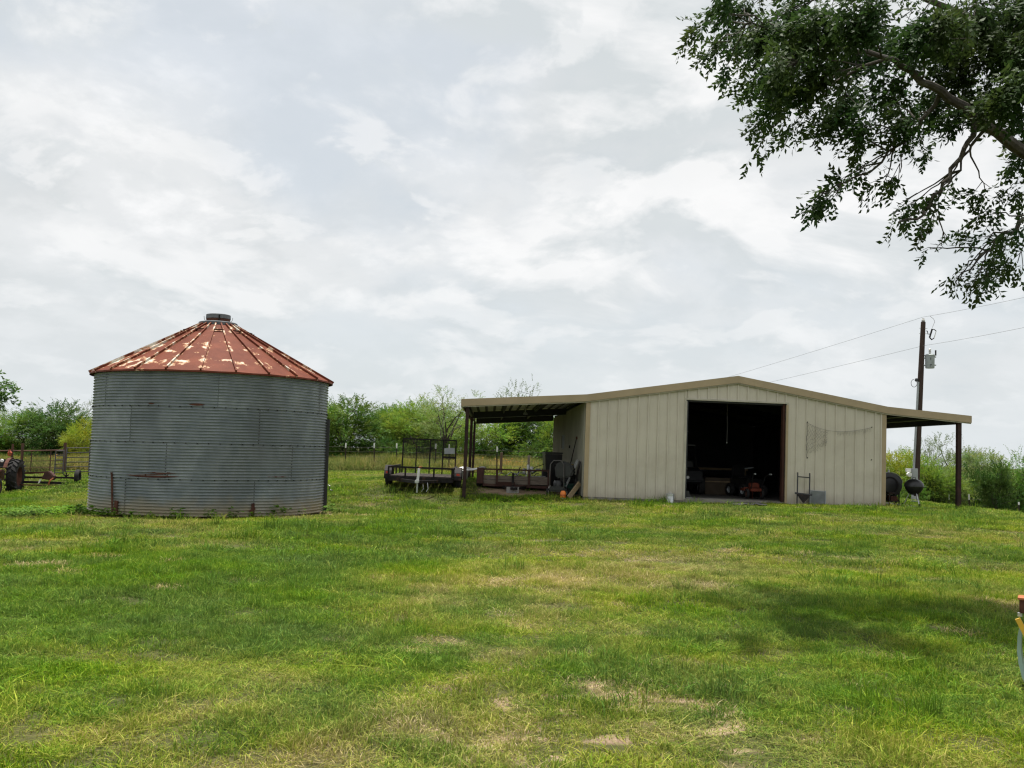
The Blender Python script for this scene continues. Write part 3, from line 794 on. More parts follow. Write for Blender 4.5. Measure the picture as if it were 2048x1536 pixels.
    MB().box((0, BLEN / 2 + 0.4, 0.004), (BW * 2 - 0.3, BLEN - 1.0, 0.006)).build('floor_dust', 'inside_floor', root)
    MB().box((5.9, 4.5, -0.17), (2.45, 9.0, 0.16)).build('porch_slab', 'concrete', root)
    # interior frames
    for y in (5.0, 10.0):
        for s in (-1, 1):
            f = MB(); f.bar((s * (BW - 0.2), y, 0.0), (s * (BW - 0.2), y, 2.75), 0.2, 0.2); f.bar((s * (BW - 0.25), y, 2.75), (s * 0.05, y, 3.5), 0.15, 0.2)
            f.build('steel_frame', 'navy', root)
    # lean-to posts, rafters, eave beams
    for (px, wdt, xin, n) in ((-8.27, 0.105, -BW - 0.03, 'L'), (6.94, 0.13, BW + 0.03, 'R')):
        zt = roof_z(px) - FH - 0.02
        for y in (0.06, BLEN / 2, BLEN - 0.1):
            g = bl(px, y, 0); zg = gz(g.x, g.y) - g.z - 0.08
            MB().box((px, y, (zt + zg) / 2), (wdt, wdt, zt - zg)).build('lean_to_post', 'dark_steel', root, bevel=0.006)
            if y > 1:
                xo = px + (0.06 if px < 0 else -0.06)
                r = MB(); z0, z1 = roof_z(xo) - 0.10, roof_z(xin) - 0.10; hh = 0.24
                r.prism([(xo, z0), (xin, z1), (xin, z1 - hh), (xo, z0 - hh)], y - 0.012, y + 0.012)
                ra = r.build('rafter', 'navy', root)
                for dz in (0.0, hh):
                    fl = MB(); fl.prism([(xo, z0 - dz + 0.005), (xin, z1 - dz + 0.005), (xin, z1 - dz - 0.009), (xo, z0 - dz - 0.009)], y - 0.07, y - 0.0125)
                    fl.build('flange', 'grey' if dz else 'navy', ra)
        zb = roof_z(px) - 0.105
        MB().box((px, BLEN / 2, zb - 0.10), (0.06, BLEN - 0.15, 0.17)).build('eave_beam', 'navy', root)
        for k in range(1, 3):
            x = px + (xin - px) * k / 3
            MB().box((x, BLEN / 2, roof_z(x) - 0.155), (0.06, BLEN - 0.2, 0.09)).build('purlin', 'under', root)
    # floodlight bracket hung under the lean-to
    g = MB(); g.tube([(-6.35, 4.0, roof_z(-6.35) - 0.1), (-6.35, 4.0, roof_z(-6.35) - 0.30)], 0.02, 6); g.lathe([(0.0, 0.10), (0.05, 0.09), (0.09, 0.0), (0.0, 0.01)], 12, c=(-6.35, 4.0, roof_z(-6.35) - 0.40))
    g.build('hanging_lamp', 'grey', root)
    return root
make_barn()

# ================================================================== wheels and small builders
def wheel(parent, c, rad, wid, axis='X', rim='rust', lugs=0, name='wheel', hub=0.55, ribs=0):
    """tyre with rim as sub-part; c in the parent's space"""
    w = empty(name, c); w.parent = parent
    h = wid / 2
    prof = [(rad * hub, -h * 0.8), (rad * 0.80, -h), (rad * 0.95, -h * 0.82), (rad, -h * 0.45), (rad, h * 0.45), (rad * 0.95, h * 0.82), (rad * 0.80, h), (rad * hub, h * 0.8), (rad * hub, -h * 0.8)]
    t = MB().lathe(prof, 32, axis)
    if lugs:
        for k in range(lugs):
            for s in (-1, 1):
                q0 = 2 * math.pi * (k + (0.5 if s > 0 else 0)) / lugs; q1 = q0 + 0.20
                pts = []
                for (q, x) in ((q0, 0.02 * s), (q1, s * h * 0.98)):
                    rr = rad * (1.01 if abs(x) < h * 0.5 else 0.965)
                    pts.append(Vector((x, rr * math.cos(q), rr * math.sin(q))) if axis == 'X' else Vector((rr * math.cos(q), x, rr * math.sin(q))))
                t.bar(pts[0], pts[1], 0.055 * rad / 0.65, 0.10 * rad / 0.65, up=(pts[0] + pts[1]).normalized())
    if ribs:
        for k in range(ribs):
            x = (k - (ribs - 1) / 2) * wid * 0.30
            t.lathe([(rad * 0.98, x - wid * 0.08), (rad * 1.035, x - wid * 0.06), (rad * 1.035, x + wid * 0.06), (rad * 0.98, x + wid * 0.08)], 32, axis)
    t.build('tyre', 'rubber', w, smooth=True)
    r = MB().lathe([(0.0, h * 0.25), (rad * 0.2, h * 0.35), (rad * 0.22, h * 0.1), (rad * 0.48, h * 0.05), (rad * hub, h * 0.72), (rad * hub * 0.99, -h * 0.72), (rad * 0.45, -h * 0.1), (0, -h * 0.1)], 24, axis)
    r.build('rim', rim, w, smooth=True)
    return w
def lid_can(loc, r, h, label): pass

# ================================================================== utility trailer in the open
def make_trailer():
    y0 = 30.0
    gl = pix(776, 979, y0); gr = pix(907, 983, y0)
    mid = (gl + gr) / 2; rz = math.atan2(gr.y - gl.y, gr.x - gl.x)
    zg = (gl.z + gr.z) / 2
    root = empty('utility_trailer', (mid.x, mid.y, zg), 'empty black utility trailer with a mesh ramp gate standing up', 'trailer', rot=(0, R(0.6), R(1)))
    hw = 0.98                      # half width of bed
    ra = 0.34
    zd = 0.42                      # deck
    def B(name, mat, *bars, par=root, smooth=False):
        m = MB()
        for b in bars: m.bar(*b)
        return m.build(name, mat, par)
    L0, L1 = -0.55, 3.1            # front (towards us) and rear
    zr = 0.72
    B('frame', 'black_rust', ((-hw, L0, zd - 0.06), (hw, L0, zd - 0.06), 0.06, 0.14), ((-hw, L1, zd - 0.06), (hw, L1, zd - 0.06), 0.06, 0.12), ((-hw, L0, zd - 0.06), (-hw, L1, zd - 0.06), 0.06, 0.12), ((hw, L0, zd - 0.06), (hw, L1, zd - 0.06), 0.06, 0.12))
    B('front_rail', 'black_rust', ((-hw - 0.02, L0, zr), (hw + 0.02, L0, zr), 0.055))
    for s in (-1, 1): B('side_rail', 'black_rust', ((s * hw, L0 + 0.03, zr), (s * hw, L1, zr), 0.05))
    for x in (-hw, -0.46, 0.42, hw): B('rail_post', 'black_rust', ((x, L0, zd), (x, L0, zr - 0.028), 0.05))
    for s in (-1, 1):
        for y in (0.6, 1.8, 3.05): B('rail_post', 'black_rust', ((s * hw, y, zd), (s * hw, y, zr - 0.026), 0.045))
    for k in range(8):
        x = -hw + 0.13 + k * 0.244
        MB().box((x, (L0 + L1) / 2, zd + 0.021), (0.232, L1 - L0 - 0.07, 0.035)).build('deck_plank', 'dark_deck', root)
    # tongue with coupler and jack
    B('tongue', 'black_rust', ((-0.6, L0, zd - 0.10), (0.0, L0 - 1.25, zd - 0.10), 0.07, 0.09), ((0.6, L0, zd - 0.10), (0.05, L0 - 1.25, zd - 0.10), 0.07, 0.09))
    MB().box((0.02, L0 - 1.35, zd - 0.08), (0.12, 0.28, 0.10)).build('coupler', 'galv', root, bevel=0.02)
    j = MB(); j.tube([(0.0, L0 - 0.95, zd - 0.12), (0.03, L0 - 0.95, zd + 0.30)], 0.04, 10); jk = j.build('jack', 'white', root)
    MB().tube([(0.03, L0 - 0.95, zd + 0.30), (0.03, L0 - 0.95, zd + 0.34), (0.12, L0 - 0.98, zd + 0.35)], 0.015, 6).build('crank', 'rustlite', jk)
    MB().tube([(0.0, L0 - 0.95, zd - 0.12), (0.0, L0 - 0.95, 0.0)], 0.028, 8).build('jack_foot', 'galv', jk)
    ch = MB()
    for s in (0.16, 0.30): ch.tube([(s, L0 - 0.95, zd - 0.12), (s + 0.03, L0 - 1.0, zd - 0.30), (s - 0.02, L0 - 1.02, zd - 0.38)], 0.012, 5)
    ch.build('safety_chain', 'galv', root)
    for s in (-1, 1):
        wheel(root, (s * (hw + 0.14), 1.0, ra), ra, 0.20, 'X', 'rust')
        f = MB(); n = 10; R0 = ra + 0.10
        pts = [(1.0 + R0 * math.cos(math.pi * k / n) * 1.05, ra + R0 * math.sin(math.pi * k / n) * 0.92) for k in range(n + 1)]
        poly = pts + [(y_ * 0.97 + 0.03, z_ - 0.018) for (y_, z_) in reversed(pts)]
        f.prism(poly, s * (hw + 0.03), s * (hw + 0.26), 'YZ')
        fe = f.build('fender', 'black_rust', root)
        MB().box((s * (hw + 0.15), 1.0 - R0 * 1.06, ra + 0.18), (0.10, 0.02, 0.07)).build('reflector', 'reflector', fe)
    MB().tube([(-hw - 0.1, 1.0, ra), (hw + 0.1, 1.0, ra)], 0.035, 8).build('axle', 'black_rust', root)
    # ramp gate at the rear
    gz0, gz1 = zd, zd + 1.22
    gate = empty('ramp_gate', (0, L1 + 0.04, 0)); gate.parent = root; gate.rotation_euler = (R(-3), 0, 0)
    B('gate_frame', 'black_rust', ((-0.92, 0, gz0), (-0.92, 0, gz1), 0.045), ((0.92, 0, gz0), (0.92, 0, gz1), 0.045), ((-0.94, 0, gz1), (0.94, 0, gz1), 0.04), ((-0.94, 0, gz0), (0.94, 0, gz0), 0.045), par=gate)
    for x in (-0.45, 0.02, 0.47): B('gate_bar', 'black_rust', ((x, 0, gz0), (x, 0, gz1), 0.04), par=gate)
    B('gate_patch', 'black_rust', ((0.49, -0.01, zd + 0.62), (0.90, -0.01, zd + 0.62), 0.02, 0.075), par=gate)
    ms = MB(); z = gz0 + 0.55
    while z < gz1: ms.bar((-0.90, 0.012, z), (0.90, 0.012, z), 0.012, 0.009); z += 0.036
    x = -0.9
    while x < 0.9: ms.bar((x, 0.02, gz0 + 0.55), (x, 0.02, gz1 - 0.02), 0.012, 0.008); x += 0.05
    o = ms.build('mesh_infill', 'mesh_metal', gate); o['kind'] = 'stuff'
    MB().box((0.70, -0.02, zd + 0.85), (0.36, 0.01, 0.20), (0, R(-4), 0)).build('sheet_patch', 'grey', gate)
make_trailer()

# ================================================================== farm trailer under the lean-to
def make_farm_trailer():
    p = onground(1027, 987); 
    Y = 31.0
    g = pix(958, 986, Y); m = pix(1027, 986, Y)
    s = Y / F_PX
    z0 = gz(m.x, m.y)
    root = empty('farm_trailer', (m.x, m.y, z0), 'old red brown farm trailer with weathered plank front under the lean-to', 'trailer', rz=R(1.2))
    def X(u): return (u - 1027) * s
    def Z(v): return (pix(1027, v, Y).z - z0)
    zt, zb = Z(938.5), Z(972)
    B = lambda name, mat, *bars: [None for b in [0]] and None
    def bar(name, mat, *bars):
        mb = MB()
        for b in bars: mb.bar(*b)
        return mb.build(name, mat, root)
    xl, xr = X(953), X(1100)
    bar('top_rail', 'redbrown', ((xl, 0, zt - 0.02), (xr, 0, zt - 0.02), 0.05, 0.05))
    bar('corner_post', 'redbrown', ((xl + 0.11, 0, zb + 0.06), (xl + 0.11, 0, zt + 0.03), 0.22, 0.10))
    for u in (993, 1057): bar('stake', 'redbrown', ((X(u), -0.04, zb), (X(u), -0.04, zt), 0.07, 0.05))
    bar('stake', 'redbrown', ((xr - 0.05, 0, zb), (xr - 0.05, 0, zt + 0.02), 0.10, 0.08))
    bar('tongue_post', 'black_rust', ((X(1025), -0.06, zb - 0.1), (X(1025), -0.06, zt - 0.12), 0.07, 0.06))
    hz = (zt - zb)
    for i, (a, b) in enumerate(((0.10, 0.34), (0.36, 0.60))):
        MB().box(((xl + xr) / 2 + 0.1, 0.03, zb + hz * (a + b) / 2), (xr - xl - 0.26, 0.035, hz * (b - a)), (0, R(0.4 * i), 0)).build('front_board', 'grey_wood', root)
    bar('skirt', 'redbrown', ((xl + 0.2, 0, zb + 0.02), (xr, 0, zb - 0.02), 0.06, 0.08))
    MB().box((X(1010), -0.05, zb + 0.05), (0.62, 0.03, 0.15)).build('hitch_plate', 'primer', root)
    for k in range(7):
        MB().box((xl + 0.22 + k * 0.33, 2.0, zb + 0.06), (0.31, 3.9, 0.04)).build('deck_plank', 'dark_deck', root)
    for s_ in (xl + 0.05, xr - 0.05): bar('side_rail', 'redbrown', ((s_, 0.06, zt - 0.05), (s_, 4.0, zt - 0.05), 0.05, 0.08))
    wheel(root, (xl + 0.10, .42, 0.33), 0.33, 0.22, 'X', 'rust'); wheel(root, (xr - 0.12, 1.1, 0.33), 0.33, 0.22, 'X', 'rust')
    bar('tongue', 'black_rust', ((X(1005), 0, zb - 0.03), (X(1024), -0.9, zb - 0.05), 0.08, 0.08), ((X(1050), 0, zb - 0.03), (X(1028), -0.9, zb - 0.05), 0.08, 0.08))
    jk = bar('jack', 'black_rust', ((X(1024), -0.7, 0.17), (X(1024), -0.7, zb + 0.25), 0.06, 0.06), ((X(1031), -0.7, 0.10), (X(1031), -0.7, zb), 0.02, 0.02))
    # load: tangle of pipes and sheet
    bx, by = X(1058), 0.6
    t = empty('scrap_pipe_heap', root.matrix_basis @ Vector((bx, by, zt - 0.3)), 'heap of silver pipes and crumpled metal piled on the farm trailer', 'scrap')
    rr = random.Random(5)
    for k in range(9):
        a = Vector((rr.uniform(-0.5, 0.2), rr.uniform(-0.3, 0.4), rr.uniform(0.02, 0.22))); b = a + Vector((rr.uniform(-0.1, 0.6), rr.uniform(-0.2, 0.2), rr.uniform(0.05, 0.32)))
        MB().tube([a, (a + b) / 2 + Vector((0, 0, 0.05)), b], rr.uniform(0.012, 0.03), 7).build('pipe', rr.choice(['galv', 'grey', 'black', 'darkwire']), t)
    for k in range(3):
        mb = MB(); c = Vector((rr.uniform(-0.2, 0.15), rr.uniform(-0.25, 0.1), 0.24 + 0.06 * k))
        mb.lathe([(0.03, -0.10), (0.055, -0.08), (0.055, 0.08), (0.03, 0.10)], 9, 'Z', c); mb.build('can', 'white' if k else 'galv', t)
    MB().box((-0.05, 0.15, 0.03), (1.2, 0.7, 0.05), (0, R(-4), 0)).build('sheet', 'greysheet', t)
    h = MB(); pts = []
    for k in range(26):
        q = k / 25; pts.append(Vector((-1.0 + 1.1 * q, -0.35, 0.12 + 0.05 * math.sin(q * 21) + 0.07 * q)))
    h.tube(pts, 0.014, 6); h.build('hose', 'galv', t)
    saw = MB(); n = 9; poly = [(-1.0, 0.25)]
    for k in range(n): poly += [(-1.0 + k * 0.12, 0.30), (-0.95 + k * 0.12, 0.37)]
    poly += [(0.1, 0.42), (0.1, 0.30)]
    # cinder block under the jack
    c = root.matrix_basis @ Vector((X(1024), -0.7, 0.0))
    cb = empty('cinder_block', (c.x, c.y, gz(c.x, c.y) - 0.01), 'grey cinder block under the jack of the farm trailer', 'cinder block', rz=R(4))
    m = MB(); m.box((0, 0, 0.10), (0.39, 0.19, 0.19)); m.build('block', 'cinder', cb, bevel=0.008)
    for sx in (-0.09, 0.09): MB().box((sx, 0, 0.197), (0.12, 0.12, 0.006)).build('core_hole', 'black', cb)
    tp = empty('black_tarp', root.matrix_basis @ Vector((X(1020), 0.9, zb + 0.09)), 'rumpled black tarp lying on the bed of the farm trailer', 'tarp')
    m = MB(); n = 14
    for i in range(n + 1):
        for k in range(n + 1):
            x = (i / n - 0.5) * 1.7; y = (k / n - 0.5) * 1.0
            ed = min(i, n - i, k, n - k) / n
            m.v.append((x, y, 0.02 + min(ed * 4, 1) * (0.10 + 0.13 * vnoise(np.array([x * 3.1 + 9]), np.array([y * 4.0]))[0])))
    for i in range(n):
        for k in range(n): a = i * (n + 1) + k; m.f.append((a, a + 1, a + n + 2, a + n + 1))
    m.build('sheet', 'tarp', tp, smooth=True)
make_farm_trailer()

# ================================================================== junk beside the lean-to wall
def lathe_thing(name, label, cat, loc, parts, group=None, rz=0.0, scale=1.0):
    e = empty(name, loc, label, cat, group, rz=rz)
    for (pn, prof, mat) in parts: MB().lathe([(r * scale, h * scale) for r, h in prof], 24).build(pn, mat, e, smooth=True)
    return e
def make_junk():
    # tall black bin
    p = onground(1103, 976); 
    e = empty('rubbish_bin', p, 'tall black plastic wheeled bin against the lean-to wall', 'bin', rz=R(8))
    k = 1.25
    m = MB(); m.add([(-.24, -.24, .05), (.24, -.24, .05), (.24, .24, .05), (-.24, .24, .05), (-.31, -.31, 1.12), (.31, -.31, 1.12), (.31, .31, 1.12), (-.31, .31, 1.12)], [(0, 1, 2, 3), (4, 5, 6, 7), (0, 1, 5, 4), (1, 2, 6, 5), (2, 3, 7, 6), (3, 0, 4, 7)])
    m.build('body', 'black', e, bevel=0.02)
    MB().box((0, 0, 1.155), (.66, .68, .06)).build('lid', 'black', e, bevel=0.02)
    MB().tube([(-.25, .36, 1.10), (.25, .36, 1.10)], .02, 8).build('handle', 'black', e)
    for s in (-1, 1): MB().lathe([(0.0, -0.03), (0.10, -0.03), (0.10, 0.03), (0, 0.03)], 16, 'X', (s * 0.2, 0.24, 0.10)).build('wheel', 'rubber', e)
    e.scale = (0.95, 0.95, 1.02)
    # push mower with upright handle and bag
    p = onground(1116, 992)
    e = empty('push_mower', p, 'push mower with black grass bag and tubular handle under the lean-to', 'mower', rz=R(-12))
    MB().box((0, 0, 0.22), (0.52, 0.62, 0.16)).build('deck', 'black', e, bevel=0.05)
    MB().lathe([(0, .50), (.13, .48), (.16, .40), (.16, .30), (0, .30)], 16).build('engine', 'black', e, smooth=True)
    for sx in (-1, 1):
        for sy in (-1, 1): wheel(e, (sx * 0.29, sy * 0.25, 0.12), 0.12, 0.06, 'X', 'offwhite')
    h = MB()
    for s in (-1, 1):
        h.tube([(s * .22, -.28, .26), (s * .22, -.34, .60), (s * .21, -.32, .98), (s * .12, -.28, 1.10)], .017, 8)
    h.tube([(-.12, -.28, 1.10), (.12, -.28, 1.10)], .017, 8); h.build('handle', 'gategrey', e)
    b = MB(); b.prism([(-.05, .55), (.44, .60), (.52, .80), (.40, 1.02), (.10, 1.10), (-.10, .95)], -.24, .22, 'XZ'); b.build('grass_bag', 'black', e, bevel=0.05, smooth=True)
    # yellow bucket on a dark crate
    p = onground(1136, 985)
    e = empty('black_crate', p, 'dark plastic crate beneath the yellow bucket by the lean-to wall', 'crate', rz=R(10))
    MB().box((0, 0, .29), (.46, .46, .58)).build('body', 'black', e, bevel=0.02)
    for z in (.12, .27, .42): MB().box((0, -.236, z), (.38, .012, .05)).build('slat', 'tarp', e)
    lathe_thing('bucket', 'faded yellow plastic bucket sitting on a dark crate', 'bucket', (p.x, p.y, p.z + .58), [('body', [(0, 0), (.125, .0), (.15, .30), (.157, .30), (.157, .33), (.14, .33), (.118, .02), (0, .02)], 'yellowdull')])
    # green tub
    p = onground(1142, 988)
    e = empty('storage_tub', p, 'dark green plastic tub on the dirt by the lean-to wall', 'tub', rz=R(6))
    m = MB(); m.add([(-.16, -.2, 0), (.16, -.2, 0), (.16, .2, 0), (-.16, .2, 0), (-.2, -.26, .30), (.2, -.26, .30), (.2, .26, .30), (-.2, .26, .30)], [(0, 1, 2, 3), (4, 5, 6, 7), (0, 1, 5, 4), (1, 2, 6, 5), (2, 3, 7, 6), (3, 0, 4, 7)]); m.build('body', 'green_tub', e, bevel=.015)
    MB().box((0, 0, .315), (.44, .56, .035)).build('lid', 'green_tub', e, bevel=.01)
    MB().box((0, -.245, .2), (.30, .02, .02)).build('rim', 'green_tub', e)
    # orange jug
    p = onground(1126, 997)
    lathe_thing('water_jug', 'small orange jug with pale base on the grass edge of the lean-to', 'jug', p, [('body', [(0, .02), (.085, .02), (.09, .05), (.09, .15), (.075, .20), (.05, .235), (0, .24)], 'orange'), ('base', [(0, 0), (.088, 0), (.088, .02), (0, .02)], 'white'), ('band', [(.0915, .095), (.0935, .10), (.0935, .115), (.0915, .12)], 'redmower')])
    # plank leaning on the wall
    a = onground(1137, 999); b = bl(-BW - 0.10, 0.22, 0.33)
    e = empty('leaning_plank', a, 'short rough plank leaning on the barn corner', 'plank')
    MB().bar(Vector((0, 0, 0.05)), b - a, .05, .14).build('board', 'wood', e)
    MB().bar(Vector((0.02, 0.035, 0.06)), (b - a) + Vector((0, .04, -0.02)), .012, .10).build('splinter', 'grey_wood', e)
    # grey sheet and dark board leaning on the side wall
    def lean(name, label, cat, y, xo, wdt, h, mat, cut=0.2, thick=0.02):
        base = bl(-BW - xo, y, -0.2); base.z = gz(base.x, base.y); tp = bl(-BW - 0.06, y + 0.12, h)
        e = empty(name, base, label, cat)
        d = tp - base; side = Vector((math.cos(BARN_RZ + math.pi / 2), math.sin(BARN_RZ + math.pi / 2), 0)) * wdt
        nrm = d.cross(side).normalized() * thick
        v = [Vector((0, 0, 0)), side, d * (1 - cut) + side, d + side * 0.55, d * 0.97]
        m = MB(); n = len(v); m.add(v + [q + nrm for q in v], [tuple(range(n)), tuple(reversed(range(n, 2 * n)))] + [(i, (i + 1) % n, (i + 1) % n + n, i + n) for i in range(n)])
        m.build('panel', mat, e); m2 = MB(); m2.bar(d * 0.3 + nrm * 1.5, d * 0.3 + side + nrm * 1.5, .03, .02); m2.build('batten', mat, e)
        return e
    lean('metal_sheet', 'bent grey metal sheet leaning on the lean-to wall', 'metal sheet', 0.9, 0.55, 0.9, 1.05, 'greysheet')
    lean('dark_board', 'dark board leaning against the barn side just behind the corner', 'board', 0.25, 0.28, 0.45, 1.0, 'black_rust', 0.05)
    # long poles on the wall
    for (y0, y1, h, lab) in ((2.1, 2.3, 1.75, 'long thin pole leaning on the lean-to wall above the green tub'),):
        a = bl(-BW - .42, y0, -0.2); a.z = gz(a.x, a.y); b = bl(-BW - .05, y1, h)
        e = empty('leaning_pole', a, lab, 'pole'); MB().tube([Vector((0, 0, 0)), (b - a) * 0.5, b - a], .018, 8).build('shaft', 'black_rust', e)
        MB().box((b - a), (.05, .05, .09)).build('tip', 'rust', e)
    # hooks and small tools on the wall
    e = empty('wall_tool', bl(-BW - .03, 5.2, 1.5), 'small dark tool hanging on the shaded side wall', 'hand tool')
    MB().bar((0, -.25, 0), (0, .3, 0.02), .03).build('shaft', 'black', e); MB().box((-.02, -.28, -.03), (.04, .08, .1)).build('head', 'black_rust', e)
    e = empty('wall_switch_box', bl(-BW - .06, 7.8, 1.55), 'slim grey box fixed to the shaded side wall', 'box')
    MB().box((0, 0, .12), (.10, .20, .55)).build('case', 'grey', e, bevel=.01); MB().box((-.055, 0, .12), (.01, .16, .48)).build('cover', 'under', e)
    # pale rag by the mower
    e = empty('pale_rag', onground(1103, 985), 'crumpled pale rag on the ground by the push mower', 'rag')
    m = MB(); n = 8
    for i in range(n + 1):
        for k in range(n + 1):
            x = (i / n - .5) * .28; y = (k / n - .5) * .3
            m.v.append((x, y, .02 + .30 * max(0, 1 - (x * x + y * y) * 22) * vnoise(np.array([x * 16 + 3]), np.array([y * 16.0]))[0]))
    for i in range(n):
        for k in range(n): a = i * (n + 1) + k; m.f.append((a, a + 1, a + n + 2, a + n + 1))
    m.build('cloth', 'white', e, smooth=True)
    # white tub and folded sheet behind the first post
    p = onground(921, 985, 28, 40); p = pix(921, 984, 33.0); p.z = gz(p.x, p.y)
    e = empty('white_tub', p, 'white plastic tub with a yellowed foot beside the lean-to post', 'tub', rz=R(20))
    MB().lathe([(0, .06), (.22, .06), (.27, .34), (.29, .36), (.27, .38), (.2, .3), (0, .28)], 20).build('body', 'white', e, smooth=True)
    MB().lathe([(.21, 0), (.235, .0), (.235, .07), (.21, .07)], 20).build('foot', 'yellowdull', e, smooth=True)
    p2 = p + Vector((.12, .25, .0))
    e = empty('plastic_sheeting', p2, 'bent white plastic panel lying over the white tub', 'plastic sheet', rz=R(-6))
    m = MB(); n = 10
    for i in range(n + 1):
        x = -.25 + .95 * i / n; z = .40 + .03 * math.sin(i * .9) + (0.03 * i / n)
        m.v += [(x, -.25, z), (x, .35, z + .06)]
    for i in range(n): m.f.append((2 * i, 2 * i + 2, 2 * i + 3, 2 * i + 1))
    o = m.build('sheet', 'white', e, smooth=True); sd = o.modifiers.new('t', 'SOLIDIFY'); sd.thickness = .02
    pass
    for x in (-.2, .65): MB().bar((x, .1, 0.0), (x, .1, .41), .04).build('support', 'grey_wood', e)

make_junk()

# ================================================================== things along the barn front
def front(u, v, out=0.3):
    """ground point in front of the barn wall below pixel column u"""
    p = bl(bu(u), -out, 0); p.z = gz(p.x, p.y); return p
def make_front():
    p = front(1336.5, 998, 0.30)
    k = 1.0
    e = lathe_thing('metal_can', 'shiny galvanised lidded can standing on the grass left of the barn door', 'can', p,
        [('body', [(0, 0), (.112, 0), (.118, .02), (.114, .03), (.120, .10), (.116, .11), (.122, .20), (.119, .21), (.126, .27)], 'galv'), ('lid', [(.131, .255), (.131, .285), (.10, .305), (.03, .325), (0, .325)], 'galv')])
    MB().tube([(-.04, 0, .325), (-.02, 0, .35), (.02, 0, .35), (.04, 0, .325)], .007, 6).build('handle', 'galv', e)
    MB().tube([(.125, 0, .2), (.15, 0, .17), (.125, 0, .14)], .006, 6).build('side_handle', 'galv', e)
    # black middle-buster frame leaning on the wall
    p = front(1600, 1003, 0.32); s = 1 / 65.1
    e = empty('plough_frame', p, 'black steel frame with a V shaped blade leaning on the barn front', 'plough', rot=(R(-9), R(2.0), BARN_RZ))
    H = .93
    for x in (-.19, .18): MB().bar((x, 0, 0), (x + .03, 0, H), .032).build('upright', 'black', e)
    MB().bar((-.165, 0, H - .07), (.205, 0, H - .08), .03).build('cross_bar', 'black', e)
    MB().bar((-.26, -.02, .35), (.26, -.02, .32), .035, .05).build('tool_bar', 'black', e)
    MB().prism([(-.21, .33), (.21, .31), (.02, .07), (-.02, .07)], -.05, -.015).build('blade', 'black_rust', e)
    for x in (-.16, .21): MB().tube([(x, 0, H), (x, 0, H + .06)], .02, 8).build('pin', 'black', e)
    # ribbed grey condenser panel
    p = front(1632, 1006, 0.16)
    e = empty('louvred_panel', p, 'grey louvred metal panel standing in the grass against the barn front', 'panel', rot=(R(-7), R(2.4), BARN_RZ))
    for k in range(12): MB().box((0, 0, .06 + k * .034), (.47, .03, .018), (R(30), 0, 0)).build('louvre', 'grey', e)
    MB().box((0, .022, .23), (.48, .012, .45)).build('backing', 'grey', e)
    for x in (-.24, .24): MB().box((x, 0, .23), (.02, .05, .46)).build('side_frame', 'grey', e)
    # netting on four hooks
    hooks = [(1611, 846), (1741, 856), (1612, 917), (1741, 921)]
    def wp(u, v, out=0.05): return Vector((bu(u), -out, bz(u, v)))
    e = empty('wall_netting', barn_o, 'dark sagging string netting hung from hooks on the barn front', 'netting', rot=BARN_M.to_euler())
    for h in hooks:
        m = MB(); q = wp(*h, 0.0); m.tube([q + Vector((0, -.03, 0)), q + Vector((0, -.07, 0)), q + Vector((0, -.085, .03))], .012, 6); m.build('hook', 'black', e)
    rr = random.Random(3)
    m = MB()
    def topline(t):     # 0..1 along the sagging head cord
        u = 1611 + 130 * t; base = 846 + 10 * t
        return u, base + 52 * t * (1 - t) * (1.25 - 0.5 * t)
    m.tube([wp(*topline(k / 24)) for k in range(25)], .0032, 5)
    m.tube([wp(1611 + rr.uniform(-.8, .8), 846 + 71 * k / 12) for k in range(13)], .006, 5)
    m.build('head_cord', 'cord', e)
    net = MB(); cols = 16; rows = 14
    grid = [[None] * rows for _ in range(cols)]
    for i in range(cols):
        t = i / (cols - 1) * 0.33
        u, v0 = topline(t); hgt = 58 * (1 - (i / (cols - 1)) ** 1.5 * 0.55) + rr.uniform(-6, 6)
        for k in range(rows):
            grid[i][k] = wp(u + rr.uniform(-.7, .7) - k * 0.25, v0 + hgt * k / (rows - 1) + rr.uniform(-.8, .8), .045 + rr.uniform(0, .02))
    for i in range(cols):
        for k in range(rows):
            if i + 1 < cols and k + 1 < rows and rr.random() > .05 + .5 * (i / cols) ** 2:
                if (i + k) % 2 == 0: net.tube([grid[i][k], grid[i + 1][k + 1]], .0022, 4, cap=False)
                else: net.tube([grid[i + 1][k], grid[i][k + 1]], .0022, 4, cap=False)
    for i in range(10, 40):
        t = 0.30 + 0.7 * i / 40; u, v = topline(t)
        net.tube([wp(u, v), wp(u + rr.uniform(-1, 1), v + rr.uniform(3, 9))], .0025, 4, cap=False)
    net.build('mesh', 'cord', e)['kind'] = 'stuff'
    # grey rag in the grass before the door
    p = front(1480, 1010, 0.75)
    e = empty('door_rag', p + Vector((0, 0, .03)), 'flat grey rag lying in the grass before the barn door', 'rag', rz=R(5))
    m = MB(); nx, ny = 16, 8
    for i in range(nx + 1):
        for k in range(ny + 1):
            x = (i / nx - .5) * 1.0; y = (k / ny - .5) * .7
            x += .06 * math.sin(k * 1.9); y += .05 * math.sin(i * 1.3)
            g = p + Vector((x, y, 0)); m.v.append((x, y, gz(g.x, g.y) - p.z + .05 * vnoise(np.array([x * 6.0]), np.array([y * 7.0 + 4]))[0]))
    for i in range(nx):
        for k in range(ny): a = i * (ny + 1) + k; m.f.append((a, a + 1, a + ny + 2, a + ny + 1))
    m.build('cloth', 'rag', e, smooth=True)
make_front()

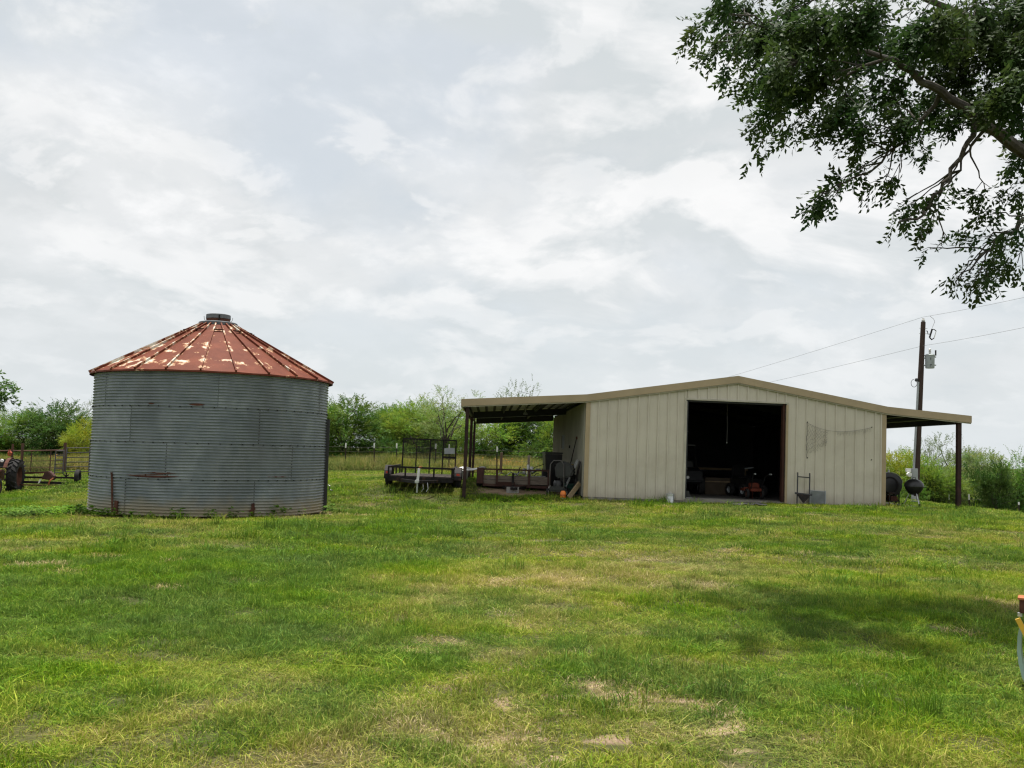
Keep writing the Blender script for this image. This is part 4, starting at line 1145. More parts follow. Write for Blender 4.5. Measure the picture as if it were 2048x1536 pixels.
# ================================================================== under the right lean-to
def make_grills():
    # barrel smoker seen end-on
    p = bl(5.16, 1.0, 0); p.z = gz(p.x, p.y)
    e = empty('barrel_smoker', p, 'big black barrel smoker on a steel stand beside the barn wall', 'smoker', rz=BARN_RZ)
    R0, zc = .40, .66
    d = MB().lathe([(0, -.02), (.30, -.015), (R0, .0), (R0, 1.2), (0, 1.2)], 32, 'Y', (0.05, 0, zc)); d.build('drum', 'black', e, smooth=True)
    MB().lathe([(R0 + .012, -.02), (R0 + .02, -.02), (R0 + .02, .04), (R0 + .012, .04)], 32, 'Y', (0.05, 0, zc), 0.2, math.pi - 0.2).build('lid_rim', 'grey', e, smooth=True)
    MB().lathe([(.22, -.035), (.27, -.035), (.27, -.02), (.22, -.02)], 24, 'Y', (.05, 0, zc)).build('end_ring', 'black_rust', e)
    MB().tube([(-.10, -.05, zc - .24), (-.06, -.08, zc - .28), (.10, -.08, zc - .29), (.2, -.05, zc - .23)], .014, 6).build('end_handle', 'galv', e)
    for x in (-.24, .32):
        for y in (.1, 1.1): MB().bar((x, y, -.02), (x * .8, y, zc - .25), .05).build('leg', 'black_rust', e)
    MB().box((.05, .6, .18), (.62, 1.1, .03)).build('shelf', 'black_rust', e)
    wheel(e, (-.30, .15, .17), .17, .06, 'X', 'black_rust')
    MB().tube([(.22, .5, zc + .3), (.22, .5, zc + .48)], .03, 8).build('vent_pipe', 'galv', e)
    MB().box((.1, .35, .38), (.42, .4, .36)).build('fire_box', 'black_rust', e, bevel=.02)
    # kettle grill
    u = bu(1831); p = bl(u + .14, .35, 0); p.z = gz(p.x, p.y) 
    slab = bl(u, .35, -.09).z; p.z = max(p.z, slab)
    e = empty('kettle_grill', p, 'round black kettle grill with lid on splayed pale legs', 'grill', rz=BARN_RZ + R(10))
    zc = .67; r = .285
    MB().lathe([(0, zc - .27), (.10, zc - .255), (.19, zc - .19), (.255, zc - .09), (r, zc), (r - .01, zc), (0, zc - .01)], 32).build('bowl', 'black', e, smooth=True)
    lid = MB().lathe([(r + .006, zc - .01), (r + .006, zc + .03), (.265, zc + .10), (.20, zc + .175), (.10, zc + .22), (0, zc + .23)], 32).build('lid', 'black', e, smooth=True)
    MB().tube([(-.06, 0, zc + .22), (-.05, 0, zc + .27), (.05, 0, zc + .27), (.06, 0, zc + .22)], .011, 6).build('lid_handle', 'black', lid)
    MB().tube([(r - .02, -.03, zc - .01), (r + .13, -.03, zc - .02)], .014, 8).build('side_handle', 'black', e)
    for (a, mt) in ((20, 'white'), (150, 'white'), (265, 'white')):
        q = R(a); MB().tube([(.14 * math.cos(q), .14 * math.sin(q), zc - .22), (.33 * math.cos(q), .33 * math.sin(q), .02)], .013, 8).build('leg', 'galv', e)
    for a in (150, 265):
        q = R(a); MB().lathe([(0, -.02), (.07, -.02), (.07, .02), (0, .02)], 16, 'X', (.33 * math.cos(q), .33 * math.sin(q), .075)).build('wheel', 'rubber', e)
    MB().lathe([(0, .20), (.10, .205), (.105, .22), (.10, .225), (0, .22)], 20).build('ash_tray', 'grey', e)
    # small dark firewood rack between them
    p = bl(bu(1806), .75, 0); p.z = max(gz(p.x, p.y), bl(bu(1806), .75, -.09).z)
    e = empty('side_burner_cart', p, 'low dark metal cart between the smoker and kettle grill', 'cart', rz=BARN_RZ)
    MB().box((0, 0, .42), (.34, .4, .05)).build('top', 'black_rust', e)
    MB().box((0, 0, .16), (.34, .4, .04)).build('shelf', 'black_rust', e)
    for x in (-.15, .15):
        for y in (-.17, .17): MB().bar((x, y, 0), (x, y, .40), .03).build('leg', 'black_rust', e)
    MB().box((.02, 0, .25), (.22, .28, .14)).build('pan', 'rust', e)
make_grills()

# ================================================================== inside the barn
def make_inside():
    # dark riding tractor / buggy, nose towards the door
    e = empty('utility_buggy', bl(-.85, 3.4, 0), 'dark utility buggy parked in the barn with one bright lamp', 'buggy', rz=BARN_RZ)
    MB().prism([(-.1, .45), (.0, .80), (.65, .92), (.75, .55), (.75, .35), (.0, .35)], -.62, .62, 'YZ').build('hood', 'carpaint', e, bevel=.03)
    MB().box((0, 1.6, .55), (1.25, 1.7, .4)).build('bed', 'carpaint', e, bevel=.03)
    for x in (-.58, .58):
        MB().tube([(x, .7, .9), (x * .93, 1.0, 1.65), (x * .93, 1.9, 1.68), (x, 2.2, .7)], .03, 8).build('roll_bar', 'black', e)
        for y in (.25, 2.1): wheel(e, (x * 1.05, y, .30), .30, .22, 'X', 'grey')
    MB().box((0, 1.45, 1.69), (1.15, 1.1, .04)).build('canopy', 'black', e)
    MB().box((0, 1.25, .88), (1.1, .12, .5)).build('seat', 'tarp', e, bevel=.03)
    MB().tube([(.2, .95, 1.15), (.38, .9, 1.2)], .02, 8).build('steering_column', 'black', e)
    MB().lathe([(0, -.03), (.075, -.03), (.08, 0), (0, .02)], 16, 'Y', (-.1, -.10, .60)).build('headlamp', 'lens', e)
    MB().lathe([(0, -.03), (.05, -.03), (.055, 0), (0, .02)], 16, 'Y', (.09, -.10, .58)).build('indicator', 'lens', e)
    # orange-red walk-behind tiller near the right jamb
    e = empty('garden_tiller', bl(1.02, 1.5, 0), 'orange red garden tiller standing inside the right side of the barn door', 'tiller', rz=BARN_RZ + R(90))
    MB().box((.0, 0, .30), (.50, .36, .10)).build('frame', 'darkred', e, bevel=.02)
    MB().box((.05, 0, .43), (.30, .28, .18)).build('engine', 'darkred', e, bevel=.03)
    for s in (-1, 1): wheel(e, (-.05, s * .24, .17), .17, .09, 'Y', 'rust')
    for k in range(4):
        q = k * math.pi / 2 + .3
        MB().bar((.42, 0, .16), (.42 + .15 * math.cos(q), 0, .16 + .15 * math.sin(q)), .5, .025, up=Vector((0, 1, 0))).build('tine', 'darkred', e)
    MB().prism([(.2, .36), (.62, .32), (.64, .24), (.2, .26)], -.28, .28, 'XZ').build('tine_hood', 'darkred', e)
    h = MB()
    for s in (-1, 1): h.tube([(-.2, s * .16, .32), (-.55, s * .2, .75), (-.85, s * .24, .82)], .016, 8)
    h.build('handle', 'black', e); 
    for s in (-1, 1): MB().tube([(-.85, s * .24, .82), (-1.0, s * .25, .82)], .022, 8).build('grip', 'grey', e)
    # cardboard box and bench
    e = empty('cardboard_box', bl(.45, 4.2, 0), 'large plain cardboard box on the barn floor', 'box', rz=BARN_RZ)
    MB().box((0, 0, .30), (.95, .6, .58)).build('carton', 'cardboard', e, bevel=.008); MB().box((0, -.31, .46), (.95, .006, .04)).build('tape', 'wood', e)
    e = empty('workbench', bl(.9, 6.2, 0), 'dark workbench at the back of the barn', 'bench', rz=BARN_RZ)
    MB().box((0, 0, .88), (2.2, .7, .07)).build('top', 'wood', e)
    for x in (-1.0, 1.0):
        for y in (-.28, .28): MB().box((x, y, .42), (.09, .09, .84)).build('leg', 'wood', e)
    e = empty('seat_mower', bl(1.25, 3.3, 0), 'dark riding mower behind the orange tiller', 'mower', rz=BARN_RZ + R(15))
    MB().box((0, 0, .45), (.6, 1.2, .35)).build('body', 'black', e, bevel=.05); MB().box((0, .55, .85), (.5, .1, .42)).build('backrest', 'black', e, bevel=.04); MB().box((0, .32, .66), (.5, .45, .1)).build('seat', 'black', e, bevel=.03)
    for x in (-.36, .36):
        for y in (-.45, .45): wheel(e, (x, y, .22), .22, .16, 'X', 'grey')
    MB().tube([(-.15, -.15, .95), (.15, -.22, 1.0)], .018, 8).build('steering_wheel', 'grey', e)
    e = empty('hanging_rope', bl(.12, 1.6, 1.75), 'thin pale rope hanging inside the barn doorway', 'rope')
    MB().tube([(0, 0, .02), (.01, 0, .5), (0, .01, 1.0), (0, 0, 1.55)], .012, 6).build('cord', 'gategrey', e); MB().lathe([(0, 0), (.022, .01), (.022, .05), (0, .06)], 8).build('knot', 'grey', e)
    e = empty('boot', bl(bu(1370) + .13, .25, .004), 'small dark boot by the left door jamb', 'boot')
    MB().prism([(-.05, 0), (.13, 0), (.14, .05), (.06, .09), (.04, .22), (-.05, .22)], -.04, .04).build('shaft', 'black', e, bevel=.015); MB().box((.04, 0, .012), (.19, .085, .02)).build('sole', 'cinder', e)
make_inside()

# ================================================================== pole and lines
def make_pole():
    Y = 44.0
    base = pix(1829.5, 1008, Y); top = pix(1846.5, 644, Y)
    zg = gz(base.x, base.y)
    root = empty('utility_pole', (base.x, base.y, zg), 'tall dark wooden utility pole with a meter and grey conduit', 'utility pole')
    t = top - Vector((base.x, base.y, zg))
    MB().tube([(0, 0, -.3), t * .33, t * .66, t], [.165, .15, .13, .105], 14).build('pole_shaft', 'polewood', root, smooth=True)
    H = t.z
    def on(f, ang, out=0.0):
        r = .165 - .06 * f; q = R(ang)
        return t * f + Vector(((r + out) * math.cos(q), (r + out) * math.sin(q), 0))
    MB().tube([on(0.02, 215, .05), on(.35, 215, .05), on(.665, 215, .05)], .05, 10).build('conduit', 'grey', root, smooth=True)
    wh = MB(); c = on(.672, 200, .10); wh.lathe([(0, .12), (.07, .10), (.09, 0), (.05, -.04)], 10, c=c); wh.build('weatherhead', 'black', root)
    lp = MB(); pts = [c + Vector((-.12 - .14 * math.sin(q), 0, -.12 + .18 * math.cos(q))) for q in np.linspace(0, 6.0, 16)]
    lp.tube(pts, .012, 5); lp.build('drip_loop', 'darkwire', root)
    # meter box low on the pole
    mz = (pix(1826, 950, Y).z - zg)
    MB().box(on(mz / H, 235, .16) , (.26, .16, .62)).build('meter_box', 'grey', root, bevel=.015)
    m = on(mz / H, 210, .25); MB().lathe([(0, -.14), (.10, -.13), (.11, -.02), (.11, 0)], 18, 'Y', m + Vector((-.12, -.1, .02))).build('meter_dial', 'white', root, smooth=True)
    MB().box(m + Vector((-.1, -.02, .22)), (.22, .14, .16)).build('switch_box', 'white', root, bevel=.01)
    MB().box(on((mz - 1.1) / H, 240, .12), (.18, .12, .28)).build('outlet_box', 'grey', root, bevel=.01)
    # insulator on top
    MB().lathe([(.03, 0), (.05, .01), (.09, .03), (.05, .06), (.09, .09), (.05, .12), (.06, .16), (0, .18)], 14, c=t).build('top_insulator', 'offwhite', root, smooth=True)
    for zf in (.965, .935):
        MB().tube([on(zf, 180, .06), on(zf, 0, .10)], .012, 6).build('through_bolt', 'galv', root)
    # transformer hung on the right
    tz = H - 1.62
    tr = empty('transformer', (t.x * (tz / H) + .34, t.y - .10, tz)); tr.parent = root
    MB().lathe([(0, -.55), (.19, -.55), (.20, -.52), (.21, .0), (.23, .02), (.23, .06), (.16, .11), (0, .13)], 20).build('tank', 'trafo', tr, smooth=True)
    MB().lathe([(.03, .12), (.045, .14), (.06, .18), (.04, .21), (.06, .24), (.04, .28), (.06, .32), (.03, .36), (0, .38)], 12, c=(0.0, 0, 0)).build('bushing', 'offwhite', tr, smooth=True)
    ar = MB(); ar.tube([(.20, 0, .02), (.27, 0, .06), (.27, 0, .30)], .035, 8); ar.build('arrester', 'darkwire', tr)
    br = MB()
    for z in (-.08, -.42): br.box((-.24, .05, z), (.14, .10, .06))
    br.build('hanger', 'trafo', tr)
    for z in (-.40, -.02): MB().lathe([(0, 0), (.03, 0), (.03, .07), (0, .07)], 8, 'X', (.20, -.03, z)).build('lug', 'trafo', tr)
    for k, (x, z) in enumerate(((-.07, -.40), (-.02, -.40), (-.06, -.46))): MB().box((x, -.205, z), (.035, .012, .025)).build('marking', 'black', tr)
    MB().box((-.05, -.21, -.12), (.02, .012, .10)).build('name_plate', 'black', tr)
    # fused cutout
    fc = empty('fused_cutout', (t.x + .36, t.y - .08, H - .55)); fc.parent = root
    MB().bar((-.10, 0, -.18), (0.02, 0, .22), .06).build('insulator_body', 'darkwire', fc)
    MB().bar((.10, -.02, -.20), (.20, -.02, .14), .03).build('fuse_tube', 'offwhite', fc)
    MB().tube([(0, 0, .22), (.12, 0, .20), (.20, 0, .14)], .02, 6).build('upper_contact', 'darkwire', fc); MB().tube([(-.1, 0, -.18), (.0, 0, -.28), (.10, 0, -.20)], .03, 6).build('lower_contact', 'darkwire', fc)
    MB().tube([(-.26, 0, .12), (-.20, 0, .12), (-.18, 0, -.02), (-.05, 0, -.02)], .02, 6).build('mounting_arm', 'darkwire', fc)
    # jumper from line to cutout
    j = MB(); a = t + Vector((.30, 0, .30)); j.tube([a, a + Vector((.18, 0, -.14)), a + Vector((.24, 0, -.26)), a + Vector((.10, -.05, -.56))], .010, 5); j.build('jumper', 'wire', root)
    # lines
    for (nm, lab, pts_px, yL, yR) in (('power_line', 'upper bare power line passing over the top of the pole', [(980, 872), (1846.5, 634), (2420, 505)], 120, 27), ('neutral_line', 'lower bare line fixed to the pole beside the transformer', [(980, 866), (1841, 692), (2420, 570)], 120, 27)):
        a = pix(*pts_px[0], yL); b = pix(*pts_px[1], Y - .0); c = pix(*pts_px[2], yR)
        if nm == 'neutral_line': b = Vector((root.location.x + t.x * .87, root.location.y + t.y * .87 - .16, b.z))
        e = empty(nm, b, lab, 'power line')
        for (p0, p1, sag) in ((a, b, .6), (b, c, .12)):
            m = MB(); n = 30
            m.tube([p0.lerp(p1, k / n) - b - Vector((0, 0, sag * 4 * (k / n) * (1 - k / n))) for k in range(n + 1)], .0065, 5); m.build('span', 'wire', e)
make_pole()

# ================================================================== tractor and implement
def make_tractor():
    Y = 39.6
    c = pix(-9, 981, Y); g = gz(c.x, c.y)
    e = empty('farm_tractor', (c.x, c.y, g), 'old red farm tractor with big black lugged rear tyres', 'tractor', rz=R(11))
    # local: -y is forward (towards us)
    for s in (-1, 1):
        wheel(e, (s * .72, 0, .68), .68, .42, 'X', 'rust', lugs=18, name='rear_wheel', hub=0.60)
        wheel(e, (s * .66, -1.95, .33), .33, .20, 'X', 'redpaint', name='front_wheel', ribs=3)
        f = MB(); n = 8; pts = [(.05 + .80 * math.cos(R(20 + 130 * k / n)), .68 + .78 * math.sin(R(20 + 130 * k / n))) for k in range(n + 1)]
        f.prism(pts + [(a * .98, b - .025) for a, b in reversed(pts)], s * .42, s * .56, 'YZ'); f.build('fender', 'rust', e)
    MB().box((0, -.1, .72), (.42, 1.0, .45)).build('transmission', 'redpaint', e, bevel=.04)
    MB().prism([(-2.05, .62), (-2.05, 1.12), (-1.85, 1.20), (-.55, 1.22), (-.55, .70)], -.22, .22, 'YZ').build('hood', 'redpaint', e, bevel=.05)
    MB().box((0, -2.08, .86), (.34, .04, .42)).build('grille', 'black', e)
    MB().bar((-.62, -1.95, .42), (.62, -1.95, .42), .10, .12).build('front_axle', 'redpaint', e)
    MB().box((0, -1.3, .55), (.34, 1.0, .25)).build('engine_block', 'rust', e)
    MB().tube([(.10, -1.2, 1.2), (.10, -1.2, 1.75)], .035, 10).build('exhaust_stack', 'rust', e)
    MB().tube([(0, -.55, 1.18), (0, -.35, 1.32)], .025, 8).build('steering_column', 'black', e)
    sw = MB(); sw.tube([(.20 * math.cos(q), -.33 + .07 * math.sin(q), 1.33 + .19 * math.sin(q)) for q in np.linspace(0, 2 * math.pi, 20)], .014, 6); sw.build('steering_wheel', 'black', e)
    MB().box((0, .22, 1.05), (.44, .40, .06)).build('seat', 'black', e, bevel=.02); MB().box((0, .42, 1.22), (.42, .06, .32)).build('seat_back', 'black', e, bevel=.02)
    for x in (-.02, .20):
        MB().lathe([(0, -.03), (.055, -.03), (.07, .0), (.05, .06), (0, .07)], 14, 'Y', (x + .16, -.62, 1.34)).build('headlamp', 'lens', e, smooth=True)
    # implement: mounted rake/mower with gauge wheel
    c2 = pix(100, 972, 40.5); g2 = gz(c2.x, c2.y)
    m = empty('hay_mower', (c2.x, c2.y, g2), 'rusty red hay mower implement with a black gauge wheel beside the tractor', 'mower implement', rz=R(6))
    s = 40.5 / F_PX
    def X(u): return (u - 100) * s
    def bar(n, mt, *bs):
        k = MB()
        for b in bs: k.bar(*b)
        return k.build(n, mt, m)
    bar('upper_beam', 'rust', ((X(44), 0, .52), (X(92), 0, .58), .07, .08))
    bar('lower_beam', 'black_rust', ((X(44), .1, .35), (X(146), .1, .38), .08, .08))
    bar('cutter_bar', 'black_rust', ((X(44), -.2, .16), (X(144), -.1, .15), .10, .10))
    bar('drag_bar', 'rust', ((X(44), -.4, .05), (X(120), -.4, .06), .06, .05))
    MB().prism([(X(84), .30), (X(90), .56), (X(97), .66), (X(103), .55), (X(109), .42), (X(106), .25)], -.16, .20).build('gearbox', 'redbrown', m, bevel=.03)
    MB().prism([(X(80), .10), (X(83), .28), (X(86), .30), (X(84), .14)], -.22, -.19).build('guard_plate', 'white', m)
    k = MB(); k.tube([(X(101), -.3, .02), (X(104), -.3, .24), (X(110), -.25, .36)], .035, 6); k.build('shoe', 'rustlite', m)
    for q in range(5): MB().bar((X(128), .1, .45), (X(128) + .12 * math.cos(q * 1.256 + .3), .1, .46 + .13 * math.sin(q * 1.256 + .3)), .04, .05).build('knife', 'black_rust', m)
    bar('axle', 'black_rust', ((X(130), .1, .38), (X(148), .1, .34), .06, .06))
    w = wheel(m, (X(150), .1, .30 + gz(c2.x + X(150), c2.y) - g2), .30, .20, 'X', 'black_rust', name='gauge_wheel'); w.rotation_euler = (0, 0, R(6))
    # orange twine / red hydraulic part near the seat
make_tractor()

# ================================================================== fences
def make_fences():
    # barbed wire on steel T posts with white tips
    proto = None
    def tpost(p, lean=0.0, h=1.42):
        nonlocal proto
        if proto is None:
            e = empty('fence_post', (0, 0, 0))
            m = MB(); m.box((0, 0, .55), (.040, .008, 1.5)); m.box((0, .018, .55), (.008, .034, 1.5)); m.build('stake', 'tpost', e)
            m = MB(); m.box((0, -.001, 1.19), (.044, .014, .24)); m.build('white_tip', 'white', e)
            proto = e; o = e
        else: o = copy_tree(proto)
        o.location = p; o.rotation_euler = (R(random.uniform(-2, 2)), R(lean), R(random.uniform(-10, 10)))
        o.scale = (1.6, 1.6, h / 1.31)
        return o
    left = [(690, 939, 50.5, 'white tipped steel fence post next to the grain bin'), (748, 940, 50, 'white tipped steel fence post standing clear between the grain bin and the black trailer'), (793, 941, 50, 'white tipped steel fence post at the outer upright of the trailer ramp gate'), (869.5, 943, 50, 'white tipped steel fence post seen through the trailer ramp gate'), (897.5, 943, 49.5, 'white tipped steel fence post by the patched end of the ramp gate'), (993.5, 950, 49, 'white tipped steel fence post seen under the lean-to beside the cedar post')]
    posts = []
    for (u, v, Y, lab) in sorted(left):
        p = pix(u, v, Y); p.z = gz(p.x, p.y); posts.append(p)
        o = tpost(p, random.uniform(-2, 2)); tag(o, lab, 'fence post', 'steel posts of the wire fence')
    right = [(1897.5, 997, 52, 'white tipped steel post in the brush between the utility pole and the last lean-to post'), (1940, 997, 49, 'white tipped steel post in the brush just past the last lean-to post'), (1995, 1009, 47, 'white tipped steel post in front of the small dark tree'), (2037, 1012, 42, 'white tipped steel post standing clear beyond the small dark tree')]
    rp = []
    for (u, vt, Y, lab) in right:
        t = pix(u, vt - 8, Y); p = Vector((t.x, t.y, gz(t.x, t.y)))
        h = max(0.6, min(2.2, t.z - p.z))
        o = tpost(p, random.uniform(-3, 3), h); rp.append((p, h)); tag(o, lab, 'fence post', 'steel posts of the lower fence')
    # wooden corner posts
    for (u, v, Y, h, lab) in ((1001, 952, 48.8, 1.15, 'brown cedar fence post standing beside a steel post'), (1056, 948, 49.5, 1.05, 'pale weathered wooden fence post seen under the lean-to')):
        p = pix(u, v, Y); p.z = gz(p.x, p.y); e = empty('wooden_post', p, lab, 'fence post')
        MB().tube([(0, 0, -.1), (.01, 0, h * .5), (.02, 0, h)], [.075, .07, .062], 9).build('post', 'postwood' if u < 1020 else 'grey_wood', e)
        MB().tube([(.02, 0, h - .03), (.02, 0, h + .005)], [.068, .05], 9).build('post_top', 'grey_wood', e)
    def wires(pl, name, lab, hs):
        e = empty(name, pl[0], lab, 'wire fence')
        for f in hs:
            m = MB(); pts = []
            for a, b in zip(pl[:-1], pl[1:]):
                for k in range(4):
                    q = a.lerp(b, k / 4); pts.append(q + Vector((0, -.03, f - .03 * math.sin(math.pi * k / 4))) - pl[0])
            pts.append(pl[-1] + Vector((0, -.03, f)) - pl[0]); m.tube(pts, .005, 4); m.build('strand', 'barbwire', e)
    wires([posts[0] - Vector((3, 0, 0))] + posts + [posts[-1] + Vector((4, -.4, 0))], 'barbed_wire_fence', 'strands of barbed wire strung along the tall grass', (.45, .72, .98, 1.22))
    wires([p for p, h in rp], 'lower_wire_fence', 'strands of wire strung along the brush below the slope', (.5, .9, 1.2))
    # pipe pen by the tractor
    def P(u, v, Y):
        p = pix(u, v, Y); p.z = gz(p.x, p.y); return p
    e = empty('pipe_pen', P(60, 944, 47.5), 'brown steel pipe corral fence behind the tractor', 'corral fence')
    o = e.location.copy()
    A = [P(-60, 944, 47.5), P(22, 944, 47.5), P(42, 944, 47.0), P(127, 946, 46.5)]
    for p, w, h in ((A[0], .06, 1.45), (A[1], .055, 1.45), (A[2], .07, 1.50), (A[3], .075, 1.48)):
        MB().tube([p - o - Vector((0, 0, .1)), p - o + Vector((0, 0, h))], w, 10).build('upright', 'pipe', e)
    for (h, r) in ((1.12, .034), (.62, .014), (.28, .014)):
        MB().tube([a - o + Vector((0, 0, h)) for a in A], r, 8).build('rail', 'pipe', e)
    for u in (61, 99): p = P(u, 945, 47.0); MB().tube([p - o, p - o + Vector((0, 0, 1.1))], .022, 8).build('stay', 'pipe', e)
    mw = MB(); a, b = A[2], A[3]
    for k in range(36): q = a.lerp(b, k / 35) - o; mw.tube([q + Vector((0, .02, .0)), q + Vector((0, .02, 1.0))], .004, 4, cap=False)
    for k in range(8): mw.tube([a - o + Vector((0, .02, .1 + k * .12)), b - o + Vector((0, .02, .1 + k * .12))], .004, 4, cap=False)
    mw.build('stock_wire', 'darkwire', e)['kind'] = 'stuff'
    # gates
    for (u0, u1, v, Y, lab, hh, nb) in ((109, 126, 947, 45.5, 'narrow dark steel gate beside the corral post', 1.18, 6), (131, 240, 942, 46.0, 'wide tubular steel farm gate partly behind the grain bin', 1.28, 6)):
        a, b = P(u0, v, Y), P(u1, v, Y)
        g = empty('farm_gate', a, lab, 'gate')
        d = b - a
        for q, n in ((Vector((0, 0, 0)), 'gate_end'), (d, 'gate_end')): MB().tube([q + Vector((0, 0, .02)), q + Vector((0, 0, hh))], .03, 8).build(n, 'gategrey', g)
        if d.length > 1.5:
            q = d * .43; MB().tube([q + Vector((0, 0, .05)), q + Vector((0, 0, hh))], .04, 8).build('gate_brace', 'gategrey', g)
        for k in range(nb):
            z = .10 + (hh - .14) * k / (nb - 1)
            MB().tube([Vector((0, 0, z)), d + Vector((0, 0, z + random.uniform(-.015, .015)))], .022, 8).build('gate_rail', 'gategrey', g)
    e = empty('orange_twine', P(19, 944, 47.3) + Vector((0, -.12, 1.0)), 'bundle of orange twine tied on the corral post', 'twine')
    m = MB(); rr = random.Random(2)
    for k in range(7):
        q = rr.uniform(0, 6.28); m.tube([(0, 0, .15), (.12 * math.cos(q), .05 * math.sin(q), .02), (.06 * math.cos(q), 0, -.14)], .022, 5)
    m.build('strands', 'redmower', e); MB().box((0, 0, .15), (.08, .08, .05)).build('knot', 'redmower', e)
make_fences()

# ================================================================== foliage
def spray_template(n, length, leaf, rs, droop=0.25, flat=0.6):
    """leaf quads set along a short twig that runs along +X"""
    V = np.zeros((n, 4, 3))
    stem = max(.006, leaf * .07)
    for i in range(n):
        t = (i + .5) / n; s = (1 if i % 2 else -1)
        base = np.array([t * length, 0, -droop * t * t * length]) + rs.normal(0, .06, 3) * length * .6
        d = np.array([.55 + rs.uniform(-.3, .4), s * rs.uniform(.35, 1.0), rs.uniform(-.75, .30) * flat]); d /= np.linalg.norm(d)
        up = np.array([rs.uniform(-.5, .5), rs.uniform(-.5, .5), 1.0]); sd = np.cross(d, up); sd /= np.linalg.norm(sd)
        L = leaf * rs.uniform(.7, 1.25); w = L * rs.uniform(.20, .28)
        nrm = np.cross(sd, d)
        V[i, 0] = base; V[i, 1] = base + d * L * .42 + sd * w - nrm * w * .2; V[i, 2] = base + d * L; V[i, 3] = base + d * L * .42 - sd * w - nrm * w * .2
    V[n - 1] = [[-.12 * length, -stem, .0], [.5 * length, -stem * .7, -droop * .25 * length], [length, 0, -droop * length], [.5 * length, stem * .7, -droop * .25 * length]]
    return V
def sprays_mesh(name, pos, dirs, parent, rs, n=12, length=.5, leaf=.1, droop=.25, scale=None, mat='leaf'):
    T = [spray_template(n, length, leaf, rs, droop) for _ in range(10)]
    pos = np.asarray(pos); dirs = np.asarray(dirs); K = len(pos)
    out = np.empty((K, n, 4, 3)); at = np.empty((K, n, 4))
    d = dirs / (np.linalg.norm(dirs, axis=1, keepdims=True) + 1e-9)
    up = np.tile([0.0, 0, 1.0], (K, 1)); up[np.abs(d[:, 2]) > .97] = [1.0, 0, 0]
    y = np.cross(up, d); y /= np.linalg.norm(y, axis=1, keepdims=True); z = np.cross(d, y)
    roll = rs.uniform(-.9, .9, K)[:, None]; y2 = y * np.cos(roll) + z * np.sin(roll); z2 = np.cross(d, y2)
    sc = np.ones(K) if scale is None else scale
    which = rs.integers(0, len(T), K)
    for w in range(len(T)):
        m = which == w
        if not m.any(): continue
        t = T[w]
        out[m] = (t[None, ..., 0:1] * d[m][:, None, None, :] + t[None, ..., 1:2] * y2[m][:, None, None, :] + t[None, ..., 2:3] * z2[m][:, None, None, :]) * sc[m][:, None, None, None] + pos[m][:, None, None, :]
    at[:] = (rs.uniform(0, 1, (K, n, 1)) * .6 + rs.uniform(0, 1, (K, 1, 1)) * .4)
    v = out.reshape(-1, 3); q = np.arange(len(v)).reshape(-1, 4)
    return np_mesh(name, v, q, mat, parent, attr={'leaf': at.reshape(-1)})

def tree_mesh(seed, H, RX, dens, base=.15, leaf=.13, length=.55, n=12, clump=.75, trunks=1, airy=False):
    """returns (wood mesh object, crown mesh object) unparented, for a tree of height H and crown radius RX"""
    rs = np.random.default_rng(seed)
    wood = MB(); tips = []
    for tk in range(trunks):
        a0 = rs.uniform(0, 6.28); lean = rs.uniform(.02, .10) * H * (1.6 if trunks > 1 else 1)
        fork = np.array([math.cos(a0) * lean, math.sin(a0) * lean, H * rs.uniform(.22, .34)])
        r0 = H * .020 * (1.0 if trunks == 1 else .7)
        st = np.array([math.cos(a0), math.sin(a0), 0]) * (.15 if trunks > 1 else 0)
        wood.tube([st + np.array([0, 0, -.2]), st * .8 + fork * .5 + rs.normal(0, .05, 3), fork], [r0 * 1.3, r0, r0 * .8], 8)
        nl = int(7 / trunks) + 2
        for i in range(nl):
            q = a0 * .3 + 6.283 * i / nl + rs.uniform(-.5, .5); hh = H * rs.uniform(.50, .93); rr = RX * rs.uniform(.35, .9) * (1 - .55 * max(0, (hh / H - .6) / .4))
            end = np.array([math.cos(q) * rr, math.sin(q) * rr, hh]); midp = fork * .45 + end * .55 + np.array([0, 0, H * rs.uniform(-.02, .07)]) + rs.normal(0, .12, 3)
            wood.tube([fork, (fork + midp) / 2 + rs.normal(0, .08, 3), midp, end], [r0 * .6, r0 * .45, r0 * .3, r0 * .10], 6)
            tips += [end, midp * .4 + end * .6]
            for _ in range(3):
                t = rs.uniform(.35, .9); s = midp * (1 - t) + end * t
                e2 = s + np.array([rs.normal(0, RX * .30), rs.normal(0, RX * .30), rs.uniform(-.12, .16) * H]); e2[2] = max(e2[2], H * base)
                wood.tube([s, (s + e2) / 2 + rs.normal(0, .06, 3), e2], [r0 * .22, r0 * .14, r0 * .05], 5); tips.append(e2)
    tips = np.array(tips)
    extra = int(len(tips) * (.5 if airy else 1.3))
    u = rs.normal(0, 1, (extra, 3)); u /= np.linalg.norm(u, axis=1, keepdims=True); rad = rs.uniform(.35, 1, extra) ** .5
    ell = np.stack([u[:, 0] * RX * rad, u[:, 1] * RX * rad, H * (base + 1) / 2 + u[:, 2] * rad * H * (1 - base) / 2 * .92], -1)
    cent = np.vstack([tips, ell]); cs = clump * rs.uniform(.55, 1.25, len(cent))
    K = int(dens); idx = rs.integers(0, len(cent), K)
    pos = cent[idx] + rs.normal(0, 1, (K, 3)) * (cs[idx] * .45)[:, None] * np.array([1, 1, .75])
    pos[:, 2] = np.maximum(pos[:, 2], H * base * .5 + .05)
    dirs = (pos - cent[idx]) + (pos - np.array([0, 0, H * .4])) * .25 + rs.normal(0, .25, (K, 3)) + np.array([0, 0, .05])
    return wood, pos, dirs, rs, n, length, leaf
PROTO = {}
